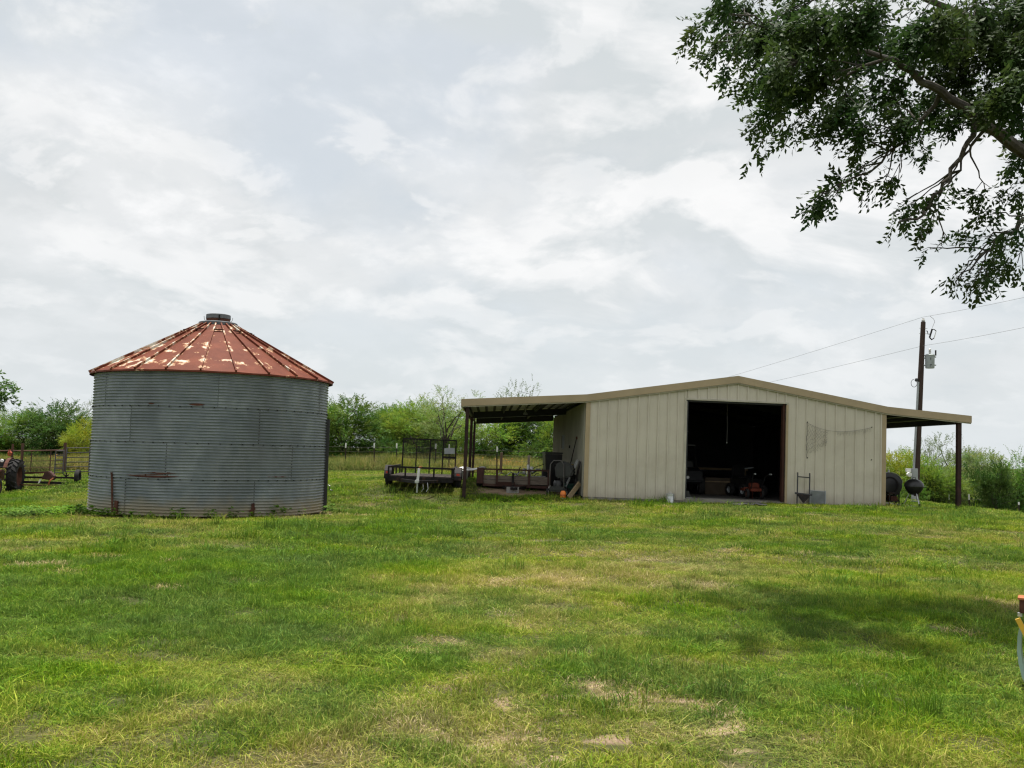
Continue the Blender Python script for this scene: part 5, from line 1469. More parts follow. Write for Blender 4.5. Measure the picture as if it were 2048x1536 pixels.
def proto(key, **kw):
    wood, pos, dirs, rs, n, length, leaf = tree_mesh(**kw)
    w = wood.build('trunk', 'barkdark', None, smooth=True)
    c = sprays_mesh('crown', pos, dirs, None, rs, n=n, length=length, leaf=leaf)
    PROTO[key] = (w.data, c.data, kw['H'], kw['RX'])
    bpy.data.objects.remove(w); bpy.data.objects.remove(c)
proto('dense', seed=1, H=5.0, RX=2.1, dens=2100, base=.10, clump=.8)
proto('dense2', seed=2, H=5.0, RX=2.4, dens=2300, base=.08, clump=.75)
proto('mid', seed=3, H=5.0, RX=2.3, dens=1900, base=.10, leaf=.11, length=.6, clump=.7, trunks=2)
proto('mid2', seed=4, H=5.0, RX=2.2, dens=1850, base=.12, leaf=.11, length=.6, clump=.7, trunks=3)
proto('airy', seed=5, H=6.0, RX=2.3, dens=760, base=.28, leaf=.09, length=.55, clump=.62, trunks=1, airy=True)
proto('airy2', seed=6, H=6.0, RX=2.0, dens=620, base=.25, leaf=.09, length=.55, clump=.6, trunks=2, airy=True)
proto('shrub', seed=8, H=2.2, RX=1.5, dens=620, base=.02, leaf=.11, length=.45, clump=.5, trunks=3)
def hsv(c, k): return tuple(x * k for x in c)
G_MID, G_BRIGHT, G_DARK, G_PALE, G_YEL, G_GREY = (.100, .200, .030), (.155, .265, .033), (.048, .110, .020), (.165, .235, .075), (.24, .31, .028), (.14, .19, .09)
def tree(name, label, key, u, vtop, wpx, Y, col, group, vbase=None, cat='tree'):
    """stands on the ground at pixel column u, its top at vtop, its crown wpx wide"""
    t = pix(u, vtop, Y); g = gz(t.x, t.y); H = t.z - g
    wm, cm, h0, rx = PROTO[key]
    e = empty(name, (t.x, t.y, g), label, cat, group, rz=random.uniform(0, 6.28))
    sx = (wpx / F_PX * Y / 2) / rx; e.scale = (sx, sx, H / h0)
    w = bpy.data.objects.new('trunk', wm); c = bpy.data.objects.new('crown', cm)
    for o in (w, c): COL.objects.link(o); o.parent = e
    k = random.uniform(.9, 1.1); c.color = (*hsv(col, k), 1)
    return e
BG = 'brush and trees beyond the fence'
RG = 'brush below the slope at the right'
TREES = [
 ('wispy_tree', 'pale wispy thin crowned tree behind the corral', 'airy', 10, 812, 150, 66, G_GREY, BG),
 ('willow_tree', 'light green feathery tree behind the tractor', 'mid', 52, 826, 150, 58, G_MID, BG),
 ('oak_tree', 'dark dense tree behind the corral gate', 'dense', 117, 806, 120, 57, G_DARK, BG),
 ('bright_shrub', 'bright yellow green small tree beside the grain bin', 'mid2', 172, 838, 70, 54, G_YEL, BG),
 ('wispy_tree', 'grey green wispy tree behind the yellow green one near the bin', 'airy2', 160, 800, 110, 66, G_GREY, BG),
 ('brush_tree', 'low green tree at the far edge beyond the tractor', 'mid2', -60, 850, 170, 57, G_BRIGHT, BG),
 ('elm_tree', 'dense dark green tree right of the grain bin with one tall shoot', 'dense', 700, 798, 130, 56, hsv(G_MID, .72), BG),
 ('elm_tree', 'rounded green tree half hidden by the grain bin', 'dense2', 655, 812, 110, 60, G_BRIGHT, BG),
 ('brush_tree', 'mid green spreading tree behind the white tipped posts', 'mid', 768, 822, 90, 60, G_MID, BG),
 ('brush_tree', 'light green tree above the trailer gate', 'mid2', 828, 806, 130, 58, G_BRIGHT, BG),
 ('elm_tree', 'full rounded green tree right behind the trailer gate mesh', 'dense2', 800, 816, 120, 61, G_MID, BG),
 ('elm_tree', 'full dark green tree between the trailer and the open mesquite', 'dense', 858, 812, 110, 61, hsv(G_MID, .85), BG),
 ('mesquite_tree', 'tall open mesquite with a dark forked trunk beside the lean-to', 'airy', 905, 770, 150, 55, G_PALE, BG),
 ('brush_tree', 'green tree behind the open mesquite', 'mid', 890, 822, 150, 63, G_MID, BG),
 ('mesquite_tree', 'thin topped mesquite rising over the lean-to roof', 'airy2', 1040, 762, 105, 60, G_GREY, BG),
 ('brush_tree', 'yellowish green tree framed by the lean-to posts', 'mid2', 985, 828, 140, 57, G_BRIGHT, BG),
 ('brush_tree', 'shady green tree framed by the lean-to next to the barn wall', 'dense2', 1060, 826, 150, 58, hsv(G_MID, .7), BG),
 ('bright_shrub', 'bright green tree against the shaded barn wall end', 'mid', 1110, 840, 70, 56, G_BRIGHT, BG),
 ('bright_shrub', 'bright yellow green tree behind the smoker', 'mid', 1800, 905, 110, 55, G_YEL, RG),
 ('bright_shrub', 'yellow green tree behind the utility pole', 'mid2', 1860, 918, 110, 53, G_BRIGHT, RG),
 ('wispy_tree', 'tall grey green wispy tree behind the last lean-to post', 'airy', 1900, 866, 130, 58, G_GREY, RG),
 ('wispy_tree', 'sparse leggy tree between the pole and the lean-to post', 'airy2', 1862, 880, 70, 60, G_GREY, RG),
 ('brush_tree', 'soft green tree right of the lean-to post', 'mid', 1955, 905, 120, 56, G_PALE, RG),
 ('cedar_tree', 'small dark dense tree with a black trunk below the slope', 'dense', 1993, 926, 58, 47, hsv(G_DARK, .8), RG),
 ('brush_tree', 'light green tree at the far right below the slope', 'mid2', 2045, 908, 110, 52, G_MID, RG),
]
for a in TREES: tree(*a)
rs_ = random.Random(11)
for i, u in enumerate(list(range(-70, 190, 32)) + list(range(650, 1130, 30))):
    cn = rs_.choice(['mid green', 'dark green', 'bright green', 'dark green'])
    where = 'behind the corral fence' if u < 200 else 'behind the wire fence near the grain bin' if u < 770 else 'behind the black trailer' if u < 925 else 'seen through the lean-to'
    tree('brush_shrub', 'low %s shrub %s' % (cn, where), 'shrub', u + rs_.uniform(-9, 9), 893 + rs_.uniform(-16, 12), 70 + rs_.uniform(-10, 25), 56 + rs_.uniform(-1.5, 3), {'mid green': G_MID, 'dark green': G_DARK, 'bright green': G_BRIGHT}[cn], 'shrubs at the foot of the far trees', cat='shrub')
for i, u in enumerate(range(1775, 2080, 28)):
    cn = rs_.choice(['mid green', 'pale', 'dark green', 'dark green'])
    tree('brush_shrub', 'low %s shrub %s' % (cn, 'in the hollow behind the grills and pole' if u < 1915 else 'in the hollow beyond the last lean-to post'), 'shrub', u + rs_.uniform(-9, 9), 958 + rs_.uniform(-14, 12), 66 + rs_.uniform(-10, 20), 51.5 + rs_.uniform(0, 4), {'mid green': G_MID, 'dark green': G_DARK, 'pale': G_PALE}[cn], 'shrubs in the hollow at the right', cat='shrub')

# tree standing out of frame at the far left, only a branch end reaches in
def tall_tree(name, label, base, limbs, clumps, col, leaf, length, n, group=None, twig=.9, seed=3, trunk_r=.3, per=1.0, flat=None):
    rs = np.random.default_rng(seed)
    e = empty(name, base, label, 'tree', group); o = np.array(base)
    wood = MB(); pts_all = []
    for (pl, r0, r1) in limbs:
        P_ = [np.array(p) - o for p in pl]; m = []
        for a, b in zip(P_[:-1], P_[1:]):
            for k in range(4): m.append(a + (b - a) * k / 4 + rs.normal(0, .025, 3) * (k > 0))
        m.append(P_[-1]); rad = list(r1 + (r0 - r1) * (1 - np.linspace(0, 1, len(m))) ** 1.5)
        wood.tube(m, rad, 9); pts_all += m
    pa = np.array(pts_all)
    pos, dirs = [], []
    for (c, rad, cnt, dr) in clumps:
        c = np.array(c) - o; rad = np.array(rad); dr = np.array(dr, float)
        # boughlet from the nearest limb to the clump
        j = np.argmin(((pa - c) ** 2).sum(1)); s = pa[j]
        j2 = max(0, j - 3); s = pa[j2] if ((pa[j2] - s) ** 2).sum() < 1.5 else s
        mid = (s + c) / 2 + np.array([0, 0, .05]) + rs.normal(0, .03, 3)
        bz_ = [s * (1 - q) ** 2 + mid * 2 * q * (1 - q) + c * q * q + rs.normal(0, .012, 3) * (0 < q < 1) for q in np.linspace(0, 1, 7)]
        wood.tube(bz_, list(np.linspace(.012, .005, 7)), 5)
        ntw = max(2, int(cnt / 9))
        for _ in range(ntw):
            e2 = c + rs.normal(0, .55, 3) * rad; wood.tube([c * .6 + mid * .4, (c + e2) / 2 + rs.normal(0, .04, 3), e2], [.005, .004, .002], 4)
            m = max(1, int(cnt * per / ntw))
            t = rs.uniform(.25, 1.05, m)[:, None]
            pp = c * (1 - t) + e2 * t + rs.normal(0, .18, (m, 3)) * rad
            pos.append(pp); dirs.append((pp - c) * .9 + dr + rs.normal(0, .35, (m, 3)))
    wood.build('trunk', 'bark', e, smooth=True)
    c = sprays_mesh('crown', np.vstack(pos), np.vstack(dirs), e, rs, n=n, length=length, leaf=leaf, droop=.45)
    c.color = (*col, 1)
    return e
def make_big_tree():
    Yt = 12.5
    tb = Vector((10.4, 12.6, gz(10.4, 12.6)))
    Q = lambda u, v, Y: tuple(pix(u, v, Y))
    fork = (9.9, 12.5, 3.4)
    limbs = [
        ([tuple(tb - Vector((0, 0, .3))), (10.3, 12.6, 1.6), fork], .40, .27),
        ([fork, (8.4, 12.3, 4.7), Q(2048, 305, 10.8), Q(1940, 225, 10.5), Q(1860, 170, 10.3), Q(1790, 120, 10.3), Q(1690, 95, 10.3), Q(1560, 60, 10.4), Q(1440, 25, 10.4)], .11, .008),
        ([fork, (9.3, 12.0, 6.0), Q(2048, -60, 11.2), Q(1900, -110, 11.4), Q(1700, -90, 11.2)], .15, .02),
        ([fork, (9.4, 13.2, 6.2), (7.0, 13.6, 8.0), (4.8, 13.2, 8.8)], .18, .03),
        ([Q(1960, 240, 10.5), Q(1935, 285, 10.5), Q(1900, 355, 10.5), Q(1862, 400, 10.6), Q(1835, 438, 10.6), Q(1797, 445, 10.6)], .035, .012),
        ([Q(1975, 250, 10.6), Q(1940, 300, 10.7), Q(1905, 355, 10.7), Q(1868, 395, 10.7)], .022, .008),
        ([Q(1880, 185, 10.4), Q(1840, 250, 10.6), Q(1790, 295, 10.8), Q(1720, 350, 11.0), Q(1660, 380, 11.0), Q(1625, 400, 11.0)], .026, .006),
        ([Q(1775, 118, 10.4), Q(1640, 170, 10.4), Q(1570, 215, 10.7), Q(1530, 270, 11.0)], .022, .006),
        ([fork, (8.6, 12.0, 4.1), Q(2075, 430, 11.2), Q(2010, 465, 11.0), Q(1955, 520, 11.0), Q(1915, 570, 11.0)], .07, .006),
        ([Q(1500, 45, 10.4), Q(1460, 80, 10.5), Q(1425, 100, 10.5)], .012, .004),
        ([fork, (10.9, 12.0, 6.5), (11.4, 11.5, 9.0)], .17, .05), ([fork, (11.6, 13.2, 5.2), (13.2, 13.6, 7.0)], .15, .04),
    ]
    rr = np.random.default_rng(21); clumps = []
    D = (-.35, 0, -.45)
    def C(u, v, rpx, cnt, Y=None, d=D):
        Y = Y or (11.0 + rr.uniform(-.5, .5) if v > 270 else 11.1 + rr.uniform(-1.9, 1.3))
        if min(math.hypot(u - (1690 + 358 * q), v - (95 + 210 * q ** 1.25)) for q in np.linspace(0, 1, 20)) < 62: Y = 10.9 + rr.uniform(0, 1.4)
        s = Y / F_PX
        clumps.append((Q(u, v, Y), (rpx * s, max(rpx * s, .55), rpx * s * .8), cnt, d))
    # outline read off the photograph: (pixel, radius, sprays)
    for (u, v, r, k) in [(1400, 45, 26, 16), (1425, 95, 20, 12), (1455, 130, 16, 9), (1440, 15, 40, 26), (1490, 20, 50, 42), (1480, 75, 38, 22), (1530, 60, 55, 60), (1560, 130, 55, 60), (1580, 20, 60, 70),
                         (1600, 95, 60, 75), (1640, 160, 60, 75), (1570, 180, 34, 26), (1500, 172, 14, 5), (1545, 215, 34, 24), (1510, 250, 26, 16), (1525, 280, 18, 9), (1600, 230, 38, 24), (1640, 40, 70, 90), (1700, 110, 70, 95),
                         (1690, 200, 62, 75), (1660, 245, 44, 34), (1730, 250, 42, 30), (1730, 30, 70, 95), (1800, 90, 75, 110), (1780, 190, 64, 80), (1820, 250, 52, 50), (1860, 190, 60, 75), (1870, 60, 75, 110), (1920, 130, 75, 110),
                         (1950, 30, 80, 130), (2010, 100, 80, 130), (1980, 190, 66, 90), (2040, 180, 70, 100), (2040, 20, 80, 130), (1900, 240, 46, 38), (1845, 300, 36, 20), (1735, 290, 16, 9), (2020, 250, 52, 44), (2060, 290, 46, 40),
                         (1640, 395, 24, 16), (1625, 418, 14, 8), (1670, 385, 24, 16), (1690, 355, 24, 15), (1715, 340, 20, 11), (1768, 365, 30, 18), (1800, 345, 30, 12), (1740, 330, 14, 6), (1735, 272, 14, 8),
                         (1815, 400, 22, 13), (1870, 390, 26, 17), (1895, 375, 18, 10), (1850, 440, 22, 12), (1860, 470, 16, 8), (1830, 405, 12, 5),
                         (2010, 325, 24, 14), (2040, 310, 20, 12), (1970, 380, 28, 18), (2010, 385, 26, 16), (2045, 390, 24, 14), (1985, 440, 30, 22), (2020, 480, 38, 32), (1970, 490, 30, 22), (2000, 530, 40, 36), (1960, 560, 28, 18),
                         (1920, 575, 22, 12), (1940, 545, 18, 8), (2035, 540, 34, 26), (1890, 495, 12, 4), (1860, 512, 9, 3)]:
        C(u, v - (14 if v > 430 else 0), r, max(2, int(k * (1.7 if v < 190 else 1.2 if v < 260 else .8))))
    # crown going on above and beyond the frame
    for _ in range(70):
        q = rr.uniform(0, 1); x = rr.uniform(3.4, 15.5); y = rr.uniform(9.8, 15.2); z = rr.uniform(5.6, 10.5)
        if ((x - 9.6) / 6.4) ** 2 + ((y - 12.5) / 3.0) ** 2 + ((z - 7.4) / 3.4) ** 2 > 1: continue
        uvd = Vector((x, y, z)) - EYE; f = uvd.dot(fwd); uu = CX + F_PX * uvd.dot(right) / f; vv = CY - F_PX * uvd.dot(upv) / f
        if uu < 2080 and vv > -40: continue
        clumps.append(((x, y, z), (.8, .8, .6), 90, (0, 0, -.2)))
    return tall_tree('shade_tree', 'big leafy shade tree whose drooping branches hang into the sky', tuple(tb), limbs, clumps, (.032, .066, .016), .080, .25, 9, seed=9)
make_big_tree()
def make_left_tree():
    b = pix(-230, 960, 27); b.z = gz(b.x, b.y); b = np.array(b)
    Q = lambda u, v, Y: tuple(pix(u, v, Y))
    limbs = [([tuple(b), tuple(b + [0, 0, 2.0])], .22, .15), ([tuple(b + [0, 0, 2.0]), Q(-120, 820, 27), Q(-40, 795, 27), Q(15, 785, 27)], .10, .012), ([tuple(b + [0, 0, 2.0]), tuple(b + [-.6, .2, 4.4])], .12, .03), ([tuple(b + [0, 0, 2.0]), tuple(b + [.9, -.3, 4.0])], .10, .03)]
    rr = np.random.default_rng(4); cl = []
    for (u, v, r, k) in [(5, 782, 22, 26), (18, 797, 12, 10), (-20, 790, 30, 40), (-60, 785, 50, 60), (-5, 805, 10, 6)]:
        cl.append((Q(u, v, 27), (r * 27 / F_PX,) * 3, k, (.2, 0, 0)))
    for _ in range(26):
        p = b + np.array([rr.uniform(-2.2, 1.6), rr.uniform(-2, 2), rr.uniform(2.2, 5.4)]); cl.append((tuple(p), (.6, .6, .5), 45, (0, 0, -.1)))
    tall_tree('yard_tree', 'tree at the far left with one leafy branch end showing above the brush', tuple(b), limbs, cl, (.075, .15, .032), .11, .30, 9, seed=14)
make_left_tree()

# ================================================================== grass
def grass_mat(name, tall=False):
    m = bpy.data.materials.new(name); m.use_nodes = True; t = m.node_tree; t.nodes.clear()
    out = N(t, 'ShaderNodeOutputMaterial')
    dry = N(t, 'ShaderNodeAttribute', attribute_name='dry', attribute_type='INSTANCER').outputs['Fac']
    bl_ = N(t, 'ShaderNodeAttribute', attribute_name='blade').outputs['Fac']
    tipz = N(t, 'ShaderNodeAttribute', attribute_name='tip').outputs['Fac']
    rnd = N(t, 'ShaderNodeObjectInfo').outputs['Random']
    x = tmath(t, 'ADD', dry, tmath(t, 'MULTIPLY', tmath(t, 'SUBTRACT', bl_, .5), .55)); x = tmath(t, 'ADD', x, tmath(t, 'MULTIPLY', tmath(t, 'SUBTRACT', rnd, .5), .16))
    r = N(t, 'ShaderNodeValToRGB'); el = r.color_ramp.elements
    st = [(0.0, (.088, .190, .012)), (.18, (.178, .280, .019)), (.42, (.29, .325, .038)), (.70, (.40, .345, .10)), (1.0, (.56, .44, .25))]
    if tall: st = [(0.0, (.12, .19, .03)), (.25, (.22, .25, .05)), (.5, (.36, .30, .09)), (.72, (.44, .29, .10)), (.95, (.52, .40, .22))]
    while len(el) < len(st): el.new(.5)
    for e, (p, c) in zip(el, st): e.position = p; e.color = (*c, 1)
    t.links.new(x, r.inputs[0])
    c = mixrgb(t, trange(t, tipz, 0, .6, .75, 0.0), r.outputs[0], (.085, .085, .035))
    cl = tnoise(t, 5.5, 3, .6, vec=wpos(t)); cl2 = tnoise(t, 0.55, 3, .5, vec=wpos(t))
    hs = N(t, 'ShaderNodeHueSaturation'); t.links.new(c, hs.inputs['Color'])
    t.links.new(tmath(t, 'MULTIPLY', trange(t, cl, .32, .66, .88, 1.42), tmath(t, 'MULTIPLY', trange(t, rnd, 0, 1, .78, 1.1), trange(t, cl2, .3, .7, .86, 1.1))), hs.inputs['Value'])
    t.links.new(trange(t, cl2, .35, .65, .88, 1.03), hs.inputs['Saturation']); c = hs.outputs[0]
    d = N(t, 'ShaderNodeBsdfPrincipled'); d.inputs['Roughness'].default_value = .6; d.inputs['Specular IOR Level'].default_value = .08
    tr = N(t, 'ShaderNodeBsdfTranslucent'); t.links.new(c, d.inputs['Base Color']); t.links.new(c, tr.inputs['Color'])
    mx = N(t, 'ShaderNodeMixShader'); mx.inputs[0].default_value = .35
    t.links.new(d.outputs[0], mx.inputs[1]); t.links.new(tr.outputs[0], mx.inputs[2]); t.links.new(mx.outputs[0], out.inputs[0])
    return m
MT['clod'] = surf('dry_clod', (0.40, 0.30, 0.20), (0.22, 0.15, 0.095), 30, 0.95)
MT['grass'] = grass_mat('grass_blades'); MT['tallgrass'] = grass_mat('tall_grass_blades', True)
def tuft(name, seed, n, rad, h0, h1, w, lean, mat, seg=2):
    rs = np.random.default_rng(seed); V = []; F = []; bl_ = []; tp = []
    for i in range(n):
        q = rs.uniform(0, 6.283); rr = rad * math.sqrt(rs.uniform(0, 1)); b = np.array([math.cos(q) * rr, math.sin(q) * rr, -.012])
        h = rs.uniform(h0, h1); a = rs.uniform(0, 6.283); ln = abs(rs.normal(0, lean)) * h
        if rs.uniform() < .15: ln *= 2.2; h *= .7
        d = np.array([math.cos(a) * ln, math.sin(a) * ln, 0]); f = rs.uniform(0, 6.283); sd = np.array([math.cos(f), math.sin(f), 0]) * w * rs.uniform(.6, 1.3)
        o = len(V); k = rs.uniform(0, 1)
        p1 = b + d * .35 + np.array([0, 0, h * .55]); p2 = b + d + np.array([0, 0, h * (1 - .25 * min(1, ln / h))])
        V += [b - sd * .5, b + sd * .5, p1 + sd * .42, p1 - sd * .42, p2 + sd * .08, p2 - sd * .08]
        F += [(o, o + 1, o + 2, o + 3), (o + 3, o + 2, o + 4, o + 5)]; bl_ += [k] * 6; tp += [0, 0, .5, .5, 1, 1]
    me = bpy.data.meshes.new(name); me.from_pydata([tuple(v) for v in V], [], F)
    for nm, a in (('blade', bl_), ('tip', tp)):
        at = me.attributes.new(nm, 'FLOAT', 'POINT'); at.data.foreach_set('value', a)
    me.materials.append(MT[mat] if isinstance(mat, str) else mat)
    return bpy.data.objects.new(name, me)
def instancer(name, objs, P, rotz, scl, which, dry, label, cat):
    """one object: points carrying instances of the given tufts"""
    c = bpy.data.collections.new(name + '_tufts')
    for o in objs: c.objects.link(o)
    me = bpy.data.meshes.new(name); me.vertices.add(len(P)); me.vertices.foreach_set('co', np.asarray(P, np.float32).ravel())
    def att(n, ty, a, f):
        at = me.attributes.new(n, ty, 'POINT'); at.data.foreach_set(f, np.asarray(a).ravel())
    rot = np.zeros((len(P), 3), np.float32); rot[:, 2] = rotz
    att('rot', 'FLOAT_VECTOR', rot, 'vector'); att('scl', 'FLOAT_VECTOR', np.asarray(scl, np.float32), 'vector'); att('which', 'INT', np.asarray(which, np.int32), 'value'); att('dry', 'FLOAT', np.asarray(dry, np.float32), 'value')
    o = bpy.data.objects.new(name, me); COL.objects.link(o)
    g = bpy.data.node_groups.new(name, 'GeometryNodeTree')
    g.interface.new_socket('Geometry', in_out='INPUT', socket_type='NodeSocketGeometry'); g.interface.new_socket('Geometry', in_out='OUTPUT', socket_type='NodeSocketGeometry')
    gi = g.nodes.new('NodeGroupInput'); go = g.nodes.new('NodeGroupOutput'); ip = g.nodes.new('GeometryNodeInstanceOnPoints'); ci = g.nodes.new('GeometryNodeCollectionInfo')
    ci.inputs['Collection'].default_value = c; ci.inputs['Separate Children'].default_value = True; ci.inputs['Reset Children'].default_value = True
    def named(n, ty):
        a = g.nodes.new('GeometryNodeInputNamedAttribute'); a.data_type = ty; a.inputs['Name'].default_value = n; return a.outputs['Attribute']
    L = g.links.new
    L(gi.outputs[0], ip.inputs['Points']); L(ci.outputs[0], ip.inputs['Instance']); ip.inputs['Pick Instance'].default_value = True
    L(named('which', 'INT'), ip.inputs['Instance Index']); L(named('rot', 'FLOAT_VECTOR'), ip.inputs['Rotation']); L(named('scl', 'FLOAT_VECTOR'), ip.inputs['Scale'])
    L(ip.outputs[0], go.inputs[0])
    md = o.modifiers.new('tufts', 'NODES'); md.node_group = g
    tag(o, label, cat, kind='stuff'); return o
def make_grass():
    rs = np.random.default_rng(99)
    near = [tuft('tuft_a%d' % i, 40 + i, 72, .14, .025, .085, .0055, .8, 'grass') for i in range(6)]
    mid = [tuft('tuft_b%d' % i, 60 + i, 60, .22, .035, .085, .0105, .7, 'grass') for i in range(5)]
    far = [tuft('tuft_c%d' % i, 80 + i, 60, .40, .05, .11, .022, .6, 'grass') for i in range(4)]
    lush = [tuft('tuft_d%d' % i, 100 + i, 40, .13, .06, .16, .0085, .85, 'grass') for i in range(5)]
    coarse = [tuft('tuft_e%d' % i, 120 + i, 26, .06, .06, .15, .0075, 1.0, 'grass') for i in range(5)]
    objs = near + mid + far + lush + coarse
    for i, o in enumerate(objs): o.name = 'tuft_%02d' % i
    P, S, Wh, Dy = [], [], [], []
    def scatter(y0, y1, dens, kind, sc):
        area_w = lambda y: .62 * y + 2.0
        n = int(dens * (y1 - y0) * (area_w(y0) + area_w(y1)))
        y = rs.uniform(y0, y1, n * 2); x = rs.uniform(-1, 1, n * 2) * area_w(y1); m = np.abs(x) < area_w(y); x, y = x[m], y[m]
        if len(x) > n: x, y = x[:n], y[:n]
        dry, soil, lx, ly, rb = maps(x, y)
        ok = ~((np.abs(lx) < BW + .06) & (ly > -.08) & (ly < BLEN)) & (rb > BINR + .04) & ~((lx > BW) & (lx < 7.15) & (ly > .02) & (ly < 9))
        keep = rs.uniform(0, 1, len(x)) > soil * (.88 if y1 < 15 else 1.1); dry = np.where((soil > .25) & (ly < -1), np.maximum(dry, .62 + .3 * rs.uniform(0, 1, len(x))), dry)
        cov = fbm(x, y, 3.1, 131, 3)
        keep &= (rs.uniform(0, 1, len(x)) < np.clip(1.15 - dry * .8 + (cov - .5) * 2.4, .50, 1))
        m = ok & keep; x, y, dry = x[m], y[m], dry[m]; z = gz_np(x, y)
        hgt = .15 + 1.0 * fbm(x, y, .9, 171, 3) + 1.5 * np.clip(fbm(x, y, 3.3, 191, 3) - .38, 0, 1) - .30 * dry + .35 * (rs.uniform(0, 1, len(x)) - .5)
        base_near = np.exp(-((np.clip(-ly[m], 0, 9)) / .25) ** 2) * (np.abs(lx[m]) < BW + 3) * (ly[m] < .1)
        hgt = hgt + .25 * base_near
        k0 = {'near': 0, 'mid': 6, 'far': 11, 'lush': 15, 'coarse': 20}[kind]; kn = {'near': 6, 'mid': 5, 'far': 4, 'lush': 5, 'coarse': 5}[kind]
        if kind == 'lush':
            wv = np.clip((fbm(x, y, .8, 211, 3) - .50) * 6 + (.25 - dry) * 2.2, 0, 1); q = rs.uniform(0, 1, len(x)) < wv; x, y, z, dry, hgt = x[q], y[q], z[q], dry[q] * .6 - .05, hgt[q]
        P.append(np.stack([x, y, z], -1)); w = sc * rs.uniform(.8, 1.25, len(x)); S.append(np.stack([w, w, sc * np.clip(hgt, .4, 2.0)], -1)); Wh.append(rs.integers(k0, k0 + kn, len(x))); Dy.append(dry)
    scatter(2.6, 8.5, 150, 'near', 1.0); scatter(8.5, 14, 95, 'near', 1.2)
    scatter(12, 22, 42, 'mid', 1.0); scatter(22, 36, 26, 'mid', 1.35); scatter(34, 54, 9, 'far', 1.3)
    scatter(2.6, 12, 16, 'lush', 1.0); scatter(12, 24, 9, 'lush', 1.5); scatter(24, 34, 5, 'lush', 1.9)
    scatter(2.6, 10, 9, 'coarse', .9); scatter(10, 18, 4, 'coarse', 1.2); scatter(18, 30, 1.6, 'coarse', 1.7)
    P = np.vstack(P); S = np.vstack(S); Wh = np.concatenate(Wh); Dy = np.concatenate(Dy)
    Dy = Dy + np.where(Wh >= 20, rs.uniform(-.22, .10, len(Dy)), 0)
    print('grass tufts', len(P))
    instancer('lawn_grass', objs, P, rs.uniform(0, 6.28, len(P)), S, Wh, Dy, 'short mown lawn grass with green and straw coloured blades', 'grass')
    # tall meadow grass along the fence
    tall = [tuft('tall_%d' % i, 140 + i, 46, .32, .30, .85, .018, .35, 'tallgrass') for i in range(5)]
    P, S, Wh, Dy = [], [], [], []
    n = 16000
    y = rs.uniform(47, 66, n); x = rs.uniform(-34, 34, n); lx = maps(x, y)[2]
    front_edge = 48.6 + 1.2 * (fbm(x, y * 0 + 3, .25, 5, 3) - .5) + np.where(x < -16, -1.0, 0) + np.where(x > 6, 1.5, 0)
    m = (y > front_edge)
    x, y = x[m], y[m]; z = gz_np(x, y); d = .22 + .9 * (fbm(x, y, .35, 61, 3) - .4) + .35 * np.clip((y - 52) / 5, 0, 1) * np.clip((fbm(x, y, .12, 71, 2) - .35) * 3, 0, 1)
    d = np.where(x > 10, d - .3, d)
    h = np.clip(.55 + .9 * fbm(x, y, .5, 81, 3), .4, 1.4) * np.clip((y - front_edge[m]) / 1.5 + .4, .4, 1)
    instancer('meadow_grass', tall, np.stack([x, y, z], -1), rs.uniform(0, 6.28, len(x)), np.stack([np.ones_like(x) * 1.1, np.ones_like(x) * 1.1, h], -1), rs.integers(0, 5, len(x)), d, 'tall yellowing meadow grass along the wire fence', 'meadow')
    # broadleaf weeds at the foot of the bin and in front of the lean-to
    def weed(name, seed):
        r2 = np.random.default_rng(seed); V, F, b2, t2 = [], [], [], []
        for i in range(22):
            q = r2.uniform(0, 6.28); rr = r2.uniform(0, .12); c = np.array([math.cos(q) * rr, math.sin(q) * rr, r2.uniform(.04, .16)])
            a = r2.uniform(0, 6.28); d = np.array([math.cos(a), math.sin(a), r2.uniform(-.3, .5)]); d /= np.linalg.norm(d); s = np.cross(d, [0, 0, 1]); s /= np.linalg.norm(s); L = r2.uniform(.05, .10); o = len(V)
            V += [c, c + d * L * .45 + s * L * .35, c + d * L, c + d * L * .45 - s * L * .35]; F.append((o, o + 1, o + 2, o + 3)); b2 += [r2.uniform(0, .6)] * 4; t2 += [.6] * 4
        me = bpy.data.meshes.new(name); me.from_pydata([tuple(v) for v in V], [], F)
        for nm, a in (('blade', b2), ('tip', t2)): at = me.attributes.new(nm, 'FLOAT', 'POINT'); at.data.foreach_set('value', a)
        me.materials.append(MT['grass']); return bpy.data.objects.new(name, me)
    wd = [weed('weed_%d' % i, 300 + i) for i in range(4)]
    pts = []
    face = math.atan2(-BINDIR.y, -BINDIR.x)
    for (d0, d1, k, rmax) in ((-105, -62, 150, 1.7), (-62, -20, 26, .35), (-20, 90, 30, .35)):
        q = face + np.radians(rs.uniform(d0, d1, k)); rr = BINR + .15 + rmax * rs.uniform(0, 1, k) ** 1.5
        pts.append(np.stack([BINC.x + rr * np.cos(q), BINC.y + rr * np.sin(q)], -1))
    a = np.array([[*bl(rs.uniform(-7.8, -5.9), rs.uniform(-.5, .25), 0)[:2]] for _ in range(60)]); pts.append(a)
    pts = np.vstack(pts); z = gz_np(pts[:, 0], pts[:, 1]); s = rs.uniform(.6, 1.5, len(pts)); s[-60:] *= .55
    instancer('broadleaf_weeds', wd, np.column_stack([pts, z]), rs.uniform(0, 6.28, len(pts)), np.stack([s, s, s], -1), rs.integers(0, 4, len(pts)), np.full(len(pts), .05) + rs.uniform(-.1, .12, len(pts)), 'leafy green weeds around the grain bin and lean-to edge', 'weeds')
    # crumbs of dry soil in the worn patches
    r3 = np.random.default_rng(8); clods = []
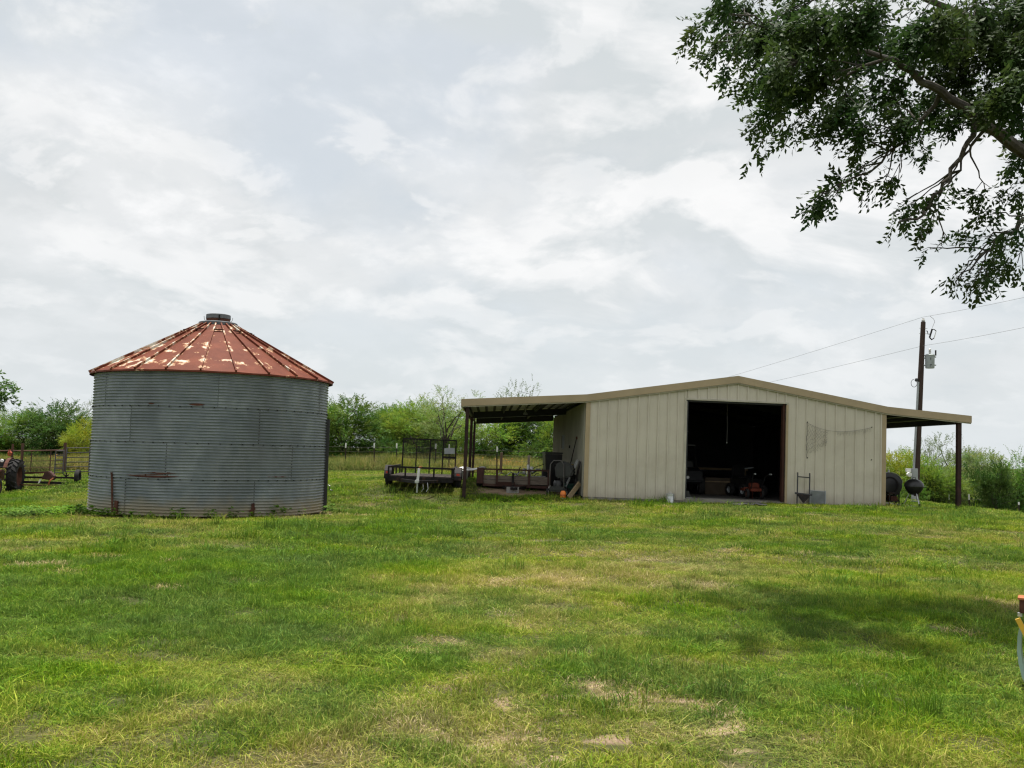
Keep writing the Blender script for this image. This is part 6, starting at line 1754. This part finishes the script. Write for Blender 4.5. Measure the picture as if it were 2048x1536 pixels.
    for i in range(4):
        m = MB(); m.lathe([(0, -.3), (.6, -.25), (1, .05), (.7, .45), (.25, .62), (0, .66)], 7)
        m.v = [tuple(np.array(v) * r3.uniform(.75, 1.25, 3)) for v in m.v]
        o = m.build('clod_%d' % i, MT['clod'], None); COL.objects.unlink(o); clods.append(o)
    y = r3.uniform(3.2, 11.5, 90000); x = r3.uniform(-3.5, 6, 90000); d_, s_, *_q = maps(x, y); k = (s_ > .35) & (r3.uniform(0, 1, len(x)) < .5); x, y = x[k], y[k]
    sz = .003 + .010 * r3.uniform(0, 1, len(x)) ** 4
    instancer('soil_crumbs', clods, np.stack([x, y, gz_np(x, y) + .001], -1), r3.uniform(0, 6.28, len(x)), np.stack([sz * r3.uniform(.8, 1.6, len(x)), sz, sz * .7], -1), r3.integers(0, 4, len(x)), np.zeros(len(x)), 'dry soil crumbs in the worn bare patches', 'soil')
    # wildflowers in the meadow
    fm = surf('wildflower', (.62, .22, .05), (.55, .34, .07), 3, .7, lo=.45, hi=.55)
    wm = surf('white_flower', (.75, .75, .68), None, 3, .7)
    def flower(name, mt, seed):
        r2 = random.Random(seed); m = MB()
        for i in range(7):
            c = Vector((r2.uniform(-.3, .3), r2.uniform(-.3, .3), r2.uniform(.35, .62))); m.lathe([(0, .0), (.028, .008), (.034, .018), (0, .03)], 6, c=c); m.tube([(c.x, c.y, 0), c], .004, 3, cap=False)
        o = m.build(name, mt, None); COL.objects.unlink(o); return o
    fl = [flower('bloom_0', fm, 1), flower('bloom_1', fm, 2), flower('bloom_2', wm, 3)]
    n = 900; y = rs.uniform(51, 59, n); x = rs.uniform(-30, 6, n); k = (fbm(x, y, .22, 41, 2) > .47); x, y = x[k], y[k]
    wh = np.where(rs.uniform(0, 1, len(x)) < .93, rs.integers(0, 2, len(x)), 2)
    s = rs.uniform(.8, 1.3, len(x))
    instancer('wildflowers', fl, np.stack([x, y, gz_np(x, y)], -1), rs.uniform(0, 6.28, len(x)), np.stack([s, s, s], -1), wh, np.zeros(len(x)), 'orange and pale wildflowers scattered through the meadow', 'wildflowers')
make_grass()

# ================================================================== implement at the right edge
def make_edge_thing():
    Y = 7.0
    g = pix(2052, 1372, Y); z0 = gz(g.x, g.y)
    e = empty('garden_swing', (g.x + .10, g.y, z0), 'pale teal curved metal yard piece with yellow brace and rusty bracket', 'yard equipment', rz=R(-30))
    o = Vector(e.location)
    def L(u, v): q = pix(u, v, Y) - o; return Vector((q.x * .9, 0, q.z))
    # curved teal skid
    pts = [(2041, 1250), (2036, 1275), (2035, 1305), (2038, 1330), (2045, 1358), (2056, 1378), (2080, 1386)]
    inner = [(2044, 1268), (2043, 1290), (2043, 1308), (2046, 1330), (2053, 1352), (2064, 1368), (2085, 1374)]
    poly = [(L(*p).x, L(*p).z) for p in pts] + [(L(*p).x, L(*p).z) for p in reversed(inner)]
    MB().prism(poly, -.02, .22).build('curved_shell', 'teal', e)
    a, b = L(2037, 1237), L(2070, 1300); MB().bar(a + Vector((0, -.08, 0)), b + Vector((0, -.08, 0)), .03, .035).build('brace', 'yellow', e)
    q = L(2038, 1230); MB().box(q + Vector((.01, -.04, 0)), (.03, .04, .025)).build('clip', 'galv', e)
    q = L(2041, 1212); MB().add([], []) or None
    m = MB(); c = L(2060, 1213); m.box(c + Vector((0, .0, 0)), (.13, .16, .10)); m.build('iron_bracket', 'rust', e, bevel=.006)
    m = MB(); m.box(c + Vector((0, 0, .055)), (.15, .19, .014)); m.build('bracket_flange', 'rustlite', e)
    MB().bar(c + Vector((.02, .05, -.02)), Vector((.16, .2, .03)), .05, .05).build('leg', 'rust', e)
    MB().box(Vector((.20, .25, .32)), (.36, .5, .03), (0, R(20), 0)).build('seat', 'black', e)
make_edge_thing()
